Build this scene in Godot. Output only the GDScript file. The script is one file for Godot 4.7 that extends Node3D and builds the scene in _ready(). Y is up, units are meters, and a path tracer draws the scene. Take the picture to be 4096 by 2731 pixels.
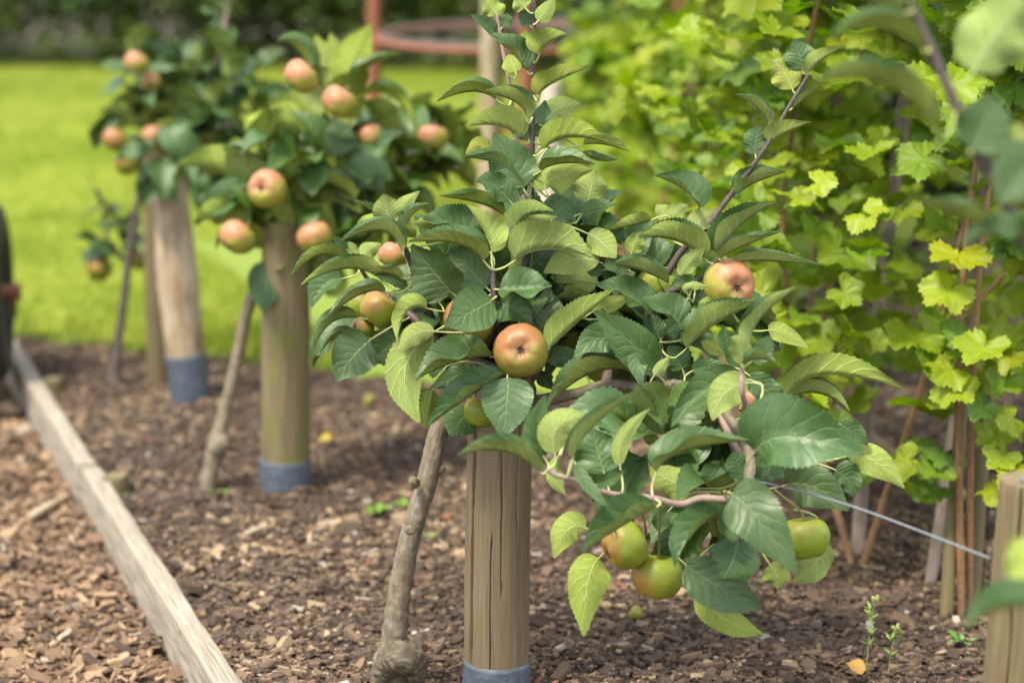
extends Node3D
# An apple bed: low espalier trees on posts, a mulched bed behind an edging board, lawn, hedge and trained currants. Metres, y up.

const VIEW := Vector3(0, 0.2115, 0.9774)     # the side the hand-laid leaves are described from
var used := {}
var rng := RandomNumberGenerator.new()
var noise := FastNoiseLite.new()
var M := {}
var twigs: PackedVector3Array

func _ready() -> void:
	rng.seed = 7
	noise.seed = 3
	noise.frequency = 1.0
	noise.fractal_octaves = 3
	var cam := Camera3D.new()
	cam.name = "camera"
	var lens := CameraAttributesPhysical.new()
	lens.frustum_focal_length = 85.0
	lens.frustum_focus_distance = 2.64
	lens.exposure_aperture = 3.2
	lens.frustum_near = 0.05
	lens.frustum_far = 400.0
	cam.attributes = lens
	add_child(cam)
	cam.fov = 16.07
	cam.near = 0.05
	cam.far = 400.0
	cam.position = Vector3(0, 0.975, 0)
	cam.rotation = Vector3(-0.21317, 0, 0)
	cam.current = true
	var env := Environment.new()
	env.background_mode = Environment.BG_SKY
	env.tonemap_mode = Environment.TONE_MAPPER_LINEAR
	env.tonemap_exposure = 4.25
	env.sdfgi_enabled = true
	env.ssao_enabled = true
	env.ssil_enabled = true
	var sm := ProceduralSkyMaterial.new()
	sm.sky_top_color = Color(0.90, 0.93, 0.97)
	sm.sky_horizon_color = Color(0.95, 0.955, 0.96)
	sm.sky_curve = 0.2
	sm.ground_horizon_color = Color(0.6, 0.6, 0.55)
	sm.ground_bottom_color = Color(0.3, 0.28, 0.22)
	var sky := Sky.new()
	sky.sky_material = sm
	env.sky = sky
	env.background_energy_multiplier = 0.6
	var we := WorldEnvironment.new()
	we.name = "environment"
	we.environment = env
	add_child(we)
	var sun := DirectionalLight3D.new()
	sun.name = "sun"
	sun.light_energy = 0.5
	sun.light_angular_distance = 12.0
	sun.light_color = Color(1.0, 0.96, 0.88)
	sun.shadow_enabled = true
	sun.sky_mode = DirectionalLight3D.SKY_MODE_LIGHT_ONLY
	add_child(sun)
	sun.look_at_from_position(Vector3(-1.3, 3.2, 1.1), Vector3(0, 0, 0))

	materials()
	setting()
	hedge()
	posts()
	edging()
	main_tree()
	second_tree()
	third_tree()
	near_tree()
	apples()
	currants()
	supports()
	small_things()

# ---------------------------------------------------------------- naming and assembling
func numbered(called: String) -> String:
	var n: int = used.get(called, 0)
	used[called] = n + 1
	return called if n == 0 else "%s_%03d" % [called, n]

func tag(o: Node, label: String, category: String, group := "") -> void:
	o.set_meta("label", label)
	o.set_meta("category", category)
	if group:
		o.set_meta("group", group)

func thing(called: String, label: String, category: String, at := Vector3.ZERO, group := "") -> Node3D:
	var o := Node3D.new()
	o.name = numbered(called)
	o.position = at
	tag(o, label, category, group)
	add_child(o)
	return o

func part(called: String, mesh: Mesh, mat: Material, parent: Node, at := Transform3D()) -> MeshInstance3D:
	var o := MeshInstance3D.new()
	o.name = called if parent != self else numbered(called)
	o.mesh = mesh
	if mat:
		o.material_override = mat
	o.transform = at
	parent.add_child(o, true)
	return o

func structure(called: String, mesh: Mesh, mat: Material) -> MeshInstance3D:
	var o := part(called, mesh, mat, self)
	o.set_meta("kind", "structure")
	return o

func many(called: String, mesh: Mesh, mat: Material, where: Array, tints: PackedColorArray, parent: Node) -> MultiMeshInstance3D:
	var mm := MultiMesh.new()
	mm.transform_format = MultiMesh.TRANSFORM_3D
	mm.use_colors = true
	mm.mesh = mesh
	mm.instance_count = where.size()
	for i in where.size():
		mm.set_instance_transform(i, where[i])
		mm.set_instance_color(i, tints[i])
	var o := MultiMeshInstance3D.new()
	o.name = called if parent != self else numbered(called)
	o.multimesh = mm
	o.material_override = mat
	o.set_meta("kind", "stuff")
	parent.add_child(o, true)
	return o

# ---------------------------------------------------------------- meshes
func pack(pos: PackedVector3Array, nor: PackedVector3Array, uv: PackedVector2Array, col: PackedColorArray, idx: PackedInt32Array) -> ArrayMesh:
	var a := []
	a.resize(Mesh.ARRAY_MAX)
	a[Mesh.ARRAY_VERTEX] = pos
	a[Mesh.ARRAY_NORMAL] = nor
	if uv.size():
		a[Mesh.ARRAY_TEX_UV] = uv
	if col.size():
		a[Mesh.ARRAY_COLOR] = col
	a[Mesh.ARRAY_INDEX] = idx
	var m := ArrayMesh.new()
	m.add_surface_from_arrays(Mesh.PRIMITIVE_TRIANGLES, a)
	return m

# A grid of rows x cols points; wrap joins the last column to the first; facing: the way the middle vertex should look
func sheet(pos: PackedVector3Array, rows: int, cols: int, wrap: bool, facing: Vector3, at: int, uv := PackedVector2Array(), col := PackedColorArray()) -> ArrayMesh:
	var nor := PackedVector3Array()
	nor.resize(pos.size())
	var idx := PackedInt32Array()
	for i in rows - 1:
		for j in cols - 1:
			var a := i * cols + j
			var n := (pos[a + cols + 1] - pos[a]).cross(pos[a + cols] - pos[a + 1])
			for k in [a, a + 1, a + cols, a + cols + 1]:
				nor[k] += n
	if wrap:
		for i in rows:
			var s := nor[i * cols] + nor[i * cols + cols - 1]
			nor[i * cols] = s
			nor[i * cols + cols - 1] = s
	var flip := 1.0 if nor[at].dot(facing) >= 0.0 else -1.0
	for k in nor.size():
		nor[k] = (nor[k] * flip).normalized()
	for i in rows - 1:
		for j in cols - 1:
			var a := i * cols + j
			var q := [a, a + 1, a + cols + 1, a + cols]
			var g := (pos[q[1]] - pos[q[0]]).cross(pos[q[2]] - pos[q[0]])
			var g2 := (pos[q[2]] - pos[q[0]]).cross(pos[q[3]] - pos[q[0]])
			if (g + g2).dot(nor[a] + nor[q[2]]) > 0.0:
				idx.append_array([q[0], q[2], q[1], q[0], q[3], q[2]])
			else:
				idx.append_array([q[0], q[1], q[2], q[0], q[2], q[3]])
	return pack(pos, nor, uv, col, idx)

func spline(pts: PackedVector3Array, t: float) -> Vector3:
	var n := pts.size() - 1
	var k := clampi(int(floor(t * n)), 0, n - 1)
	var f := t * n - k
	var p0 := pts[maxi(k - 1, 0)]
	var p3 := pts[mini(k + 2, n)]
	return pts[k].cubic_interpolate(pts[k + 1], p0, p3, f)

func ramp(v: Array, t: float) -> float:
	var n := v.size() - 1
	if n < 1:
		return v[0]
	var k := clampi(int(floor(t * n)), 0, n - 1)
	return lerpf(v[k], v[k + 1], t * n - k)

# A tube along a smooth path, its girth given along the way; rough dents it; cracks are grooves [turn, half width, depth share]
func tube(pts: PackedVector3Array, girth: Array, sides := 10, each := 6, rough := 0.0, cracks := [], grain := 1.0, shape := 1.0) -> ArrayMesh:
	var rows := (pts.size() - 1) * each + 1
	var turns := []
	for k in sides:
		turns.append(float(k) / sides)
	for c in cracks:
		for e in [-2.0, -1.0, -0.45, 0.0, 0.45, 1.0, 2.0]:
			turns.append(fposmod(c[0] + e * c[1], 1.0))
	turns.sort()
	turns.append(1.0 + turns[0])
	var cols := turns.size()
	var pos := PackedVector3Array()
	var uv := PackedVector2Array()
	var nrm := Vector3.ZERO
	var run := 0.0
	var last := pts[0]
	for i in rows + 4:
		var r := clampi(i - 2, 0, rows - 1)
		var t := float(r) / (rows - 1)
		var p := spline(pts, t)
		var d := (spline(pts, minf(t + 0.01, 1.0)) - spline(pts, maxf(t - 0.01, 0.0))).normalized()
		if nrm == Vector3.ZERO:
			nrm = (Vector3(0, 0, 1) - d * d.z).normalized() if absf(d.z) < 0.9 else (Vector3(1, 0, 0) - d * d.x).normalized()
		nrm = (nrm - d * nrm.dot(d)).normalized()
		var bin := d.cross(nrm)
		run += p.distance_to(last)
		last = p
		var g: float = ramp(girth, t)
		var close := 1.0
		if i == 0 or i == rows + 3:
			close = 0.0
		elif i == 1 or i == rows + 2:
			close = 0.93
		for k in cols:
			var a: float = turns[k] * TAU
			var rad := g * close
			if rough > 0.0:
				var sp := (p + (nrm * cos(a) + bin * sin(a)) * g) * (1.1 / maxf(g, 0.004))
				rad *= 1.0 + rough * (noise.get_noise_3dv(sp) + 0.45 * noise.get_noise_3dv(sp * 3.7))
			for c in cracks:
				var off: float = wrapf(turns[k] - c[0] - 0.012 * noise.get_noise_1d(run * 9.0 + c[0] * 50.0), -0.5, 0.5) / c[1]
				if run > c[3] and run < c[4]:
					rad *= 1.0 - c[2] * exp(-off * off * 2.2)
			pos.append(p + (nrm * cos(a) * shape + bin * sin(a)) * rad)
			uv.append(Vector2(turns[k] * grain, run))
	var mid := (rows / 2 + 2) * cols
	var c0 := spline(pts, float(rows / 2) / (rows - 1))
	return sheet(pos, rows + 4, cols, true, pos[mid] - c0, mid, uv)

# An apple leaf: midrib from b by way of c to t, half width w, its halves turned to a0 and a1 degrees round the midrib (0 to the side, 90 to v); the upper face lies between them
func leaf_mesh(b: Vector3, c: Vector3, t: Vector3, w: float, v: Vector3, a0: float, a1: float, sd: int, tint: Color, stalk: PackedVector3Array, nu := 44, nh := 4) -> ArrayMesh:
	var r := RandomNumberGenerator.new()
	r.seed = sd * 7919 + 13
	var sg := signf(w)
	w = absf(w)
	var cols := nh * 2 + 1
	var pos := PackedVector3Array()
	var curl := r.randf_range(-0.18, 0.16)
	var wave := r.randf_range(0.06, 0.26)
	var wk := r.randf_range(7.0, 13.0)
	var ph := r.randf() * TAU
	var ph2 := r.randf() * TAU
	var peak := r.randf_range(0.66, 0.8)
	var long := b.distance_to(t)
	var bis := Vector3.ZERO
	a0 = deg_to_rad(a0)
	a1 = deg_to_rad(a1)
	for i in nu + 1:
		var u := float(i) / nu
		var p := b.lerp(c, u).lerp(c.lerp(t, u), u)
		var d := (b.lerp(c, minf(u + 0.01, 1.0)).lerp(c.lerp(t, minf(u + 0.01, 1.0)), minf(u + 0.01, 1.0)) - b.lerp(c, u - 0.01).lerp(c.lerp(t, u - 0.01), u - 0.01)).normalized()
		var n0 := (v - d * v.dot(d)).normalized()
		var s0 := d.cross(n0) * sg
		var prof := 1.26 * pow(maxf(sin(PI * pow(u, peak)), 0.0), 0.66) * (1.0 - 0.32 * smoothstep(0.7, 1.0, u))
		if i == nu / 2:
			bis = s0 * cos((a0 + a1) / 2.0) + n0 * sin((a0 + a1) / 2.0)
		for j in cols:
			var s := float(j - nh) / nh
			var ss := absf(s)
			var ang := a1 if s > 0.0 else a0
			var into := curl * ss * ss + wave * ss * sin(u * wk + (ph if s > 0.0 else ph2)) * smoothstep(0.0, 0.25, u)
			ang += -into if s > 0.0 else into
			var rad := w * prof * ss
			var ahead := 0.0
			if j == 0 or j == cols - 1:
				if i % 2 == 1 and i < nu:
					rad *= 1.04
					ahead = long * 0.012
				else:
					rad *= 0.975
			var dir := s0 * cos(ang) + n0 * sin(ang)
			var out := (s0 * -sin(ang) + n0 * cos(ang)) * (-1.0 if s > 0.0 else 1.0)
			var puff := 0.05 * w * sin((u - 0.2 * ss + (0.06 if s > 0.0 else 0.0)) * TAU * 8.0) * ss * (1.0 - ss) * 2.0
			pos.append(p + dir * rad + d * ahead + (out * puff if ss > 0.0 else Vector3.ZERO))
	var nor := PackedVector3Array()
	nor.resize(pos.size())
	for i in nu:
		for j in cols - 1:
			var a := i * cols + j
			var n := (pos[a + cols + 1] - pos[a]).cross(pos[a + cols] - pos[a + 1])
			nor[a] += n
			nor[a + 1] += n
			nor[a + cols] += n
			nor[a + cols + 1] += n
	var flip := 1.0 if nor[(nu / 2) * cols + nh].dot(bis) >= 0.0 else -1.0
	var count := pos.size()
	var uv := PackedVector2Array()
	var up := PackedVector3Array()
	var un := PackedVector3Array()
	var dp := PackedVector3Array()
	var dn := PackedVector3Array()
	var duv := PackedVector2Array()
	for k in count:
		var n := (nor[k] * flip).normalized()
		var j := k % cols
		var s := float(j - nh) / nh
		var u := float(k / cols) / nu
		var th := 0.0005 * (1.0 - pow(absf(s), 4.0)) * (1.0 - u * 0.9)
		up.append(pos[k] + n * th * 0.5)
		dp.append(pos[k] - n * th * 0.5)
		un.append(n)
		dn.append(-n)
		uv.append(Vector2(u, 0.25 + 0.24 * s))
		duv.append(Vector2(u, 0.75 + 0.24 * s))
	var idx := PackedInt32Array()
	for i in nu:
		for j in cols - 1:
			var a := i * cols + j
			if flip > 0.0:
				idx.append_array([a, a + cols + 1, a + 1, a, a + cols, a + cols + 1])
				idx.append_array([count + a, count + a + 1, count + a + cols + 1, count + a, count + a + cols + 1, count + a + cols])
			else:
				idx.append_array([a, a + 1, a + cols + 1, a, a + cols + 1, a + cols])
				idx.append_array([count + a, count + a + cols + 1, count + a + 1, count + a, count + a + cols, count + a + cols + 1])
	up.append_array(dp)
	un.append_array(dn)
	uv.append_array(duv)
	if stalk.size() > 1:
		var sides := 6
		var rows := 7
		var first := up.size()
		for i in rows:
			var q := float(i) / (rows - 1)
			var p := spline(stalk, q)
			var d := (spline(stalk, minf(q + 0.02, 1.0)) - spline(stalk, maxf(q - 0.02, 0.0))).normalized()
			var e := d.cross(Vector3(0.3, 0.2, 0.93)).normalized()
			var f := d.cross(e)
			var g := lerpf(0.0010, 0.0014, q) * (0.6 if i == 0 else 1.0)
			for k in sides:
				var a := TAU * k / sides
				var o := e * cos(a) + f * sin(a)
				up.append(p + o * g)
				un.append(o)
				uv.append(Vector2(0.03, 0.75))
		for i in rows - 1:
			for k in sides:
				var a := first + i * sides + k
				var z := first + i * sides + (k + 1) % sides
				idx.append_array([a, a + sides, z, z, a + sides, z + sides])
	var col := PackedColorArray()
	col.resize(up.size())
	col.fill(tint)
	return pack(up, un, uv, col, idx)

# ---------------------------------------------------------------- textures and materials
func picture(w: int, h: int, data: PackedByteArray) -> ImageTexture:
	return ImageTexture.create_from_image(Image.create_from_data(w, h, false, Image.FORMAT_RGB8, data))

func put(data: PackedByteArray, at: int, c: Color) -> void:
	var s := c.linear_to_srgb()
	data[at] = clampi(int(s.r * 255.0), 0, 255)
	data[at + 1] = clampi(int(s.g * 255.0), 0, 255)
	data[at + 2] = clampi(int(s.b * 255.0), 0, 255)

func leaf_material(sd: int) -> StandardMaterial3D:
	var w := 512
	var h := 256
	var colour := PackedByteArray()
	colour.resize(w * h * 6)
	var relief := PackedByteArray()
	relief.resize(w * h * 6)
	var net := FastNoiseLite.new()
	net.seed = 5 + sd
	var slow := FastNoiseLite.new()
	slow.seed = 90 + sd
	slow.frequency = 1.0
	slow.fractal_type = FastNoiseLite.FRACTAL_NONE
	var spots := []
	var sr := RandomNumberGenerator.new()
	sr.seed = 40 + sd
	for k in 2 + sd * 2:
		spots.append([Vector2(sr.randf_range(0.15, 0.9), sr.randf_range(-0.8, 0.8)), sr.randf_range(0.006, 0.022)])
	var many_veins := 6.4 + sd * 0.7
	var shift := sd * 17.0
	net.noise_type = FastNoiseLite.TYPE_CELLULAR
	net.cellular_return_type = FastNoiseLite.RETURN_DISTANCE2_SUB
	net.frequency = 1.0
	var top := Color(0.060, 0.126, 0.029)
	var top_vein := Color(0.17, 0.24, 0.08)
	var under := Color(0.265, 0.345, 0.075)
	var under_vein := Color(0.52, 0.57, 0.25)
	for y in h:
		var s := (y + 0.5) / h * 2.0 - 1.0
		var a := absf(s)
		for x in w:
			var u := (x + 0.5) / w
			var q := (u - 0.25 * pow(a, 0.8) - 0.05 * u * u + 0.035 * slow.get_noise_2d(u * 2.2, s * 1.3)) * many_veins + (0.45 if s > 0.0 else 0.0)
			var off := absf(q - round(q)) / many_veins
			var thin := lerpf(0.011, 0.004, a)
			var vein := 1.0 - smoothstep(thin * 0.4, thin * 1.3, off)
			var rib := 1.0 - smoothstep(0.018, 0.045, a * (0.7 + u * 0.8))
			var line := maxf(vein * 0.85, rib)
			var cell := clampf(net.get_noise_2d(u * 34.0, s * 13.0) + 1.0, 0.0, 1.0)
			var mesh := 1.0 - smoothstep(0.02, 0.22, cell)
			var blot := noise.get_noise_2d(u * 9.0 + 40.0 + shift, s * 5.0)
			var fine := noise.get_noise_2d(u * 90.0, s * 45.0 + 9.0)
			var edge := smoothstep(0.955, 0.995, a)
			var c := top.lerp(top_vein, clampf(maxf(vein * 0.34, rib * 0.75) + mesh * 0.08 + edge * 0.5, 0.0, 1.0)) * (1.0 + 0.22 * blot + 0.18 * fine)
			var brown := 0.0
			for sp in spots:
				var away: float = Vector2(u - sp[0].x, (s - sp[0].y) * 0.4).length() * (1.0 + 0.5 * fine)
				brown = maxf(brown, 1.0 - smoothstep(sp[1] * 0.6, sp[1], away))
			c = c.lerp(Color(0.16, 0.085, 0.04), brown * 0.8)
			put(colour, (y * w + x) * 3, c)
			c = under.lerp(under_vein, clampf(line * 0.85 + mesh * 0.34, 0.0, 1.0)) * (1.0 + 0.14 * blot + 0.14 * fine)
			put(colour, ((y + h) * w + x) * 3, c)
			var bulge := sqrt(clampf(off * many_veins * 2.0, 0.0, 1.0))
			var at := (y * w + x) * 3
			relief[at] = clampi(int(120 + 70 * bulge - 70 * line - 36 * mesh + 10 * fine), 0, 255)
			relief[at + 1] = clampi(int(255 * (0.385 + 0.08 * blot + 0.06 * mesh)), 0, 255)
			at = ((y + h) * w + x) * 3
			relief[at] = clampi(int(90 + 110 * line + 45 * mesh - 30 * bulge + 12 * fine), 0, 255)
			relief[at + 1] = 215
	var m := StandardMaterial3D.new()
	m.resource_name = "apple_leaf"
	m.metallic_specular = 0.52
	m.albedo_texture = picture(w, h * 2, colour)
	var rt := picture(w, h * 2, relief)
	m.roughness = 1.0
	m.roughness_texture = rt
	m.roughness_texture_channel = BaseMaterial3D.TEXTURE_CHANNEL_GREEN
	m.heightmap_enabled = true
	m.heightmap_texture = rt
	m.heightmap_scale = 0.13
	m.vertex_color_use_as_albedo = true
	m.backlight_enabled = true
	m.backlight = Color(0.62, 0.72, 0.32)
	return m

func grain_texture(w: int, h: int, a: Color, b: Color, c: Color, across: float, along: float, sd: int) -> ImageTexture:
	var n := FastNoiseLite.new()
	n.seed = sd
	n.frequency = 1.0
	n.fractal_octaves = 4
	var data := PackedByteArray()
	data.resize(w * h * 3)
	for y in h:
		for x in w:
			var t := TAU * x / w
			var p := Vector2(cos(t), sin(t)) * across
			var f := n.get_noise_3d(p.x, p.y, y * along / h * 8.0)
			var g := n.get_noise_3d(p.x * 5.0, p.y * 5.0, y * along / h * 16.0 + 31.0)
			var k := n.get_noise_3d(p.x * 0.3 + 9.0, p.y * 0.3, y * along / h * 14.0)
			var q := a.lerp(b, clampf(0.5 + f * 1.5, 0.0, 1.0)).lerp(c, clampf(k * 1.6 + 0.1, 0.0, 1.0))
			put(data, (y * w + x) * 3, q * (1.0 + 0.35 * g))
	return picture(w, h, data)

func wood(called: String, tex: Texture2D, scale: Vector3, rough := 0.8, bump := 0.12, tint := Color.WHITE) -> StandardMaterial3D:
	var m := StandardMaterial3D.new()
	m.resource_name = called
	m.albedo_color = tint
	m.albedo_texture = tex
	m.uv1_scale = scale
	m.roughness = rough
	m.heightmap_enabled = true
	m.heightmap_texture = tex
	m.heightmap_scale = bump
	return m

func plain(called: String, c: Color, rough: float, metal := 0.0) -> StandardMaterial3D:
	var m := StandardMaterial3D.new()
	m.resource_name = called
	m.albedo_color = c.linear_to_srgb()
	m.roughness = rough
	m.metallic = metal
	return m

func tinted(called: String, rough: float, glow := Color.BLACK) -> StandardMaterial3D:
	var m := plain(called, Color.WHITE, rough)
	m.vertex_color_use_as_albedo = true
	if glow != Color.BLACK:
		m.backlight_enabled = true
		m.backlight = glow
	return m

func materials() -> void:
	M.leaves = [leaf_material(0), leaf_material(1), leaf_material(2)]
	var post := grain_texture(512, 512, Color(0.135, 0.098, 0.054), Color(0.168, 0.125, 0.070), Color(0.140, 0.108, 0.050), 5.0, 0.35, 11)
	M.post = wood("post_wood", post, Vector3(1, 2.2, 1), 0.78, 0.035)
	M.green_post = wood("algae_wood", grain_texture(256, 256, Color(0.135, 0.10, 0.052), Color(0.18, 0.14, 0.07), Color(0.145, 0.15, 0.03), 4.0, 0.4, 12), Vector3(1, 2.0, 1), 0.8, 0.1)
	M.dark_post = wood("brown_wood", grain_texture(256, 256, Color(0.12, 0.085, 0.045), Color(0.17, 0.13, 0.06), Color(0.13, 0.12, 0.045), 4.0, 0.4, 13), Vector3(1, 2.0, 1), 0.8, 0.1)
	M.pale_post = wood("pale_wood", grain_texture(256, 512, Color(0.30, 0.22, 0.13), Color(0.42, 0.35, 0.25), Color(0.20, 0.13, 0.065), 3.0, 0.5, 14), Vector3(1, 1.6, 1), 0.8, 0.15)
	M.board = wood("weathered_board", grain_texture(512, 512, Color(0.19, 0.155, 0.115), Color(0.35, 0.305, 0.245), Color(0.26, 0.22, 0.17), 6.0, 0.7, 15), Vector3(1, 1.3, 1), 0.85, 0.15)
	M.bark = wood("apple_bark", grain_texture(256, 512, Color(0.13, 0.105, 0.07), Color(0.21, 0.175, 0.125), Color(0.115, 0.085, 0.045), 1.6, 2.2, 16), Vector3(1, 3.0, 1), 0.75, 0.25)
	M.dark_bark = wood("old_bark", grain_texture(128, 256, Color(0.075, 0.058, 0.036), Color(0.15, 0.12, 0.08), Color(0.05, 0.038, 0.022), 3.0, 3.0, 26), Vector3(1, 5.0, 1), 0.85, 0.3)
	M.twig = wood("twig_bark", grain_texture(128, 256, Color(0.045, 0.03, 0.024), Color(0.075, 0.053, 0.045), Color(0.10, 0.075, 0.066), 1.5, 2.0, 17), Vector3(1, 6.0, 1), 0.6, 0.08)
	M.young = wood("young_shoot", grain_texture(128, 256, Color(0.23, 0.14, 0.12), Color(0.30, 0.21, 0.18), Color(0.26, 0.21, 0.12), 1.5, 2.0, 18), Vector3(1, 6.0, 1), 0.6, 0.06)
	M.cane = wood("currant_cane", grain_texture(128, 256, Color(0.22, 0.10, 0.045), Color(0.30, 0.17, 0.08), Color(0.17, 0.12, 0.05), 1.5, 2.0, 19), Vector3(1, 4.0, 1), 0.65, 0.08)
	M.stake = wood("grey_stake", grain_texture(128, 256, Color(0.20, 0.15, 0.125), Color(0.27, 0.215, 0.19), Color(0.16, 0.13, 0.09), 2.5, 0.8, 20), Vector3(1, 3.0, 1), 0.8, 0.1)
	M.band = wood("blue_sleeve", grain_texture(256, 128, Color(0.060, 0.080, 0.110), Color(0.090, 0.115, 0.150), Color(0.055, 0.065, 0.080), 4.0, 2.0, 21), Vector3(1, 6.0, 1), 0.5, 0.08)
	M.rust = wood("rusty_iron", grain_texture(128, 128, Color(0.25, 0.07, 0.032), Color(0.32, 0.13, 0.075), Color(0.17, 0.055, 0.03), 3.0, 3.0, 23), Vector3(1, 4.0, 1), 0.8, 0.06)
	M.rubber = plain("black_rubber", Color(0.022, 0.021, 0.022), 0.55)
	M.wire = plain("galvanised_wire", Color(0.20, 0.22, 0.24), 0.55, 0.4)
	M.clip = plain("black_plastic", Color(0.012, 0.012, 0.014), 0.5)
	M.chip = tinted("wood_chip", 0.85)
	M.soil_bits = tinted("mulch_bit", 0.9)
	M.grass = tinted("grass_blade", 0.6, Color(0.55, 0.7, 0.2))
	M.currant = tinted("currant_leaf", 0.5, Color(0.85, 0.95, 0.22))
	M.hedge = tinted("hedge_leaf", 0.6, Color(0.3, 0.45, 0.12))
	M.weed = tinted("weed_leaf", 0.6, Color(0.5, 0.7, 0.2))
	M.apple = tinted("apple_skin", 0.5)
	var speck := PackedByteArray()
	speck.resize(256 * 256 * 3)
	var n := FastNoiseLite.new()
	n.frequency = 1.0
	n.fractal_octaves = 3
	for y in 256:
		for x in 256:
			var f := n.get_noise_2d(x * 0.11, y * 0.11)
			var g := n.get_noise_2d(x * 0.35 + 70.0, y * 0.35)
			put(speck, (y * 256 + x) * 3, Color(0.86, 0.84, 0.80) * (1.0 + 0.16 * f) + Color(0.16, 0.10, 0.04) * smoothstep(0.25, 0.5, g) - Color(0.12, 0.16, 0.16) * smoothstep(0.3, 0.55, -g))
	M.apple.albedo_texture = picture(256, 256, speck)
	M.apple.uv1_triplanar = true
	M.apple.uv1_scale = Vector3(22, 22, 22)
	M.calyx = plain("dry_calyx", Color(0.085, 0.045, 0.03), 0.85)
	M.stem = plain("apple_stem", Color(0.16, 0.14, 0.05), 0.7)
	var earth := NoiseTexture2D.new()
	earth.width = 512
	earth.height = 512
	earth.seamless = true
	var en := FastNoiseLite.new()
	en.frequency = 0.03
	en.fractal_octaves = 5
	earth.noise = en
	var er := Gradient.new()
	er.set_color(0, Color(0.035, 0.024, 0.017).linear_to_srgb())
	er.set_color(1, Color(0.095, 0.064, 0.045).linear_to_srgb())
	earth.color_ramp = er
	M.soil = StandardMaterial3D.new()
	M.soil.resource_name = "mulched_soil"
	M.soil.albedo_texture = earth
	M.soil.uv1_triplanar = true
	M.soil.uv1_world_triplanar = true
	M.soil.uv1_scale = Vector3(5, 5, 5)
	M.soil.roughness = 0.95
	M.soil.heightmap_enabled = true
	M.soil.heightmap_texture = earth
	M.soil.heightmap_scale = 0.6
	M.turf = plain("turf", Color(0.15, 0.21, 0.02), 0.9)

# ---------------------------------------------------------------- the setting
const LAWN_A := Vector3(-0.933, 0, -4.54)      # the cut edge of the lawn runs through these two
const LAWN_B := Vector3(-0.343, 0, -4.259)
const BOARD_A := Vector3(-0.954, 0, -4.450)     # the edging board runs through these two
const BOARD_B := Vector3(-0.323, 0, -2.583)

func side_of(a: Vector3, b: Vector3, p: Vector3) -> float:   # metres to the right of the line a -> b, seen from above
	var d := (b - a).normalized()
	return d.x * (p.z - a.z) - d.z * (p.x - a.x)

func in_lawn(p: Vector3) -> bool:
	return side_of(LAWN_A, LAWN_B, p) < -0.0 - 0.015 * noise.get_noise_1d(p.x * 14.0) and (p.z < -5.5 or side_of(Vector3(0.22, 0, -2.9), Vector3(-0.54, 0, -4.9), p) < 0.0)

func ground_sheet(x0: float, x1: float, z0: float, z1: float, nx: int, nz: int, y: float, amp: float, freq: float) -> ArrayMesh:
	var pos := PackedVector3Array()
	for i in nz + 1:
		for j in nx + 1:
			var x := lerpf(x0, x1, float(j) / nx)
			var z := lerpf(z0, z1, float(i) / nz)
			pos.append(Vector3(x, y + amp * noise.get_noise_2d(x * freq, z * freq), z))
	return sheet(pos, nz + 1, nx + 1, false, Vector3.UP, (nz / 2) * (nx + 1) + nx / 2)

func setting() -> void:
	structure("ground", ground_sheet(-60, 60, -80, 20, 4, 4, -0.075, 0.0, 1.0), M.soil)
	# the bed lies to the right of the board; the path to its left is lower
	var bed := PackedVector3Array()
	var path := PackedVector3Array()
	var d := (BOARD_B - BOARD_A).normalized()
	var r := Vector3(-d.z, 0, d.x)
	if r.x < 0.0:
		r = -r
	var n := 130
	for i in n + 1:
		for j in n + 1:
			var p := BOARD_A + d * lerpf(-0.6, 3.4, float(i) / n) + r * lerpf(0.012, 2.6, float(j) / n)
			bed.append(p + Vector3(0, -0.006 + 0.010 * noise.get_noise_2d(p.x * 9.0, p.z * 9.0) + 0.005 * noise.get_noise_2d(p.x * 40.0, p.z * 40.0), 0))
	structure("soil_bed", sheet(bed, n + 1, n + 1, false, Vector3.UP, 4000), M.soil)
	n = 60
	for i in n + 1:
		for j in n + 1:
			var p := BOARD_A + d * lerpf(-0.3, 3.0, float(i) / n) - r * lerpf(0.008, 1.0, float(j) / n)
			path.append(p + Vector3(0, -0.055 + 0.008 * noise.get_noise_2d(p.x * 11.0, p.z * 11.0), 0))
	structure("path", sheet(path, n + 1, n + 1, false, Vector3.UP, 1500), M.soil)
	# lawn sheet with its cut edge
	var e := (LAWN_B - LAWN_A).normalized()
	var back := Vector3(e.z, 0, -e.x)
	var turf := PackedVector3Array()
	for i in 41:
		var p := LAWN_A + e * lerpf(-3.6, 1.25, i / 40.0)
		var jag := back * (0.012 * noise.get_noise_1d(p.x * 20.0))
		for q in [[0.0, -0.02], [0.004, 0.008], [0.02, 0.018], [0.3, 0.02], [5.4, 0.02]]:
			turf.append(p + jag + back * q[0] + Vector3(0, q[1], 0))
	structure("lawn", sheet(turf, 41, 5, false, Vector3.UP, 103), M.turf)
	mulch()
	grass()

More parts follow.
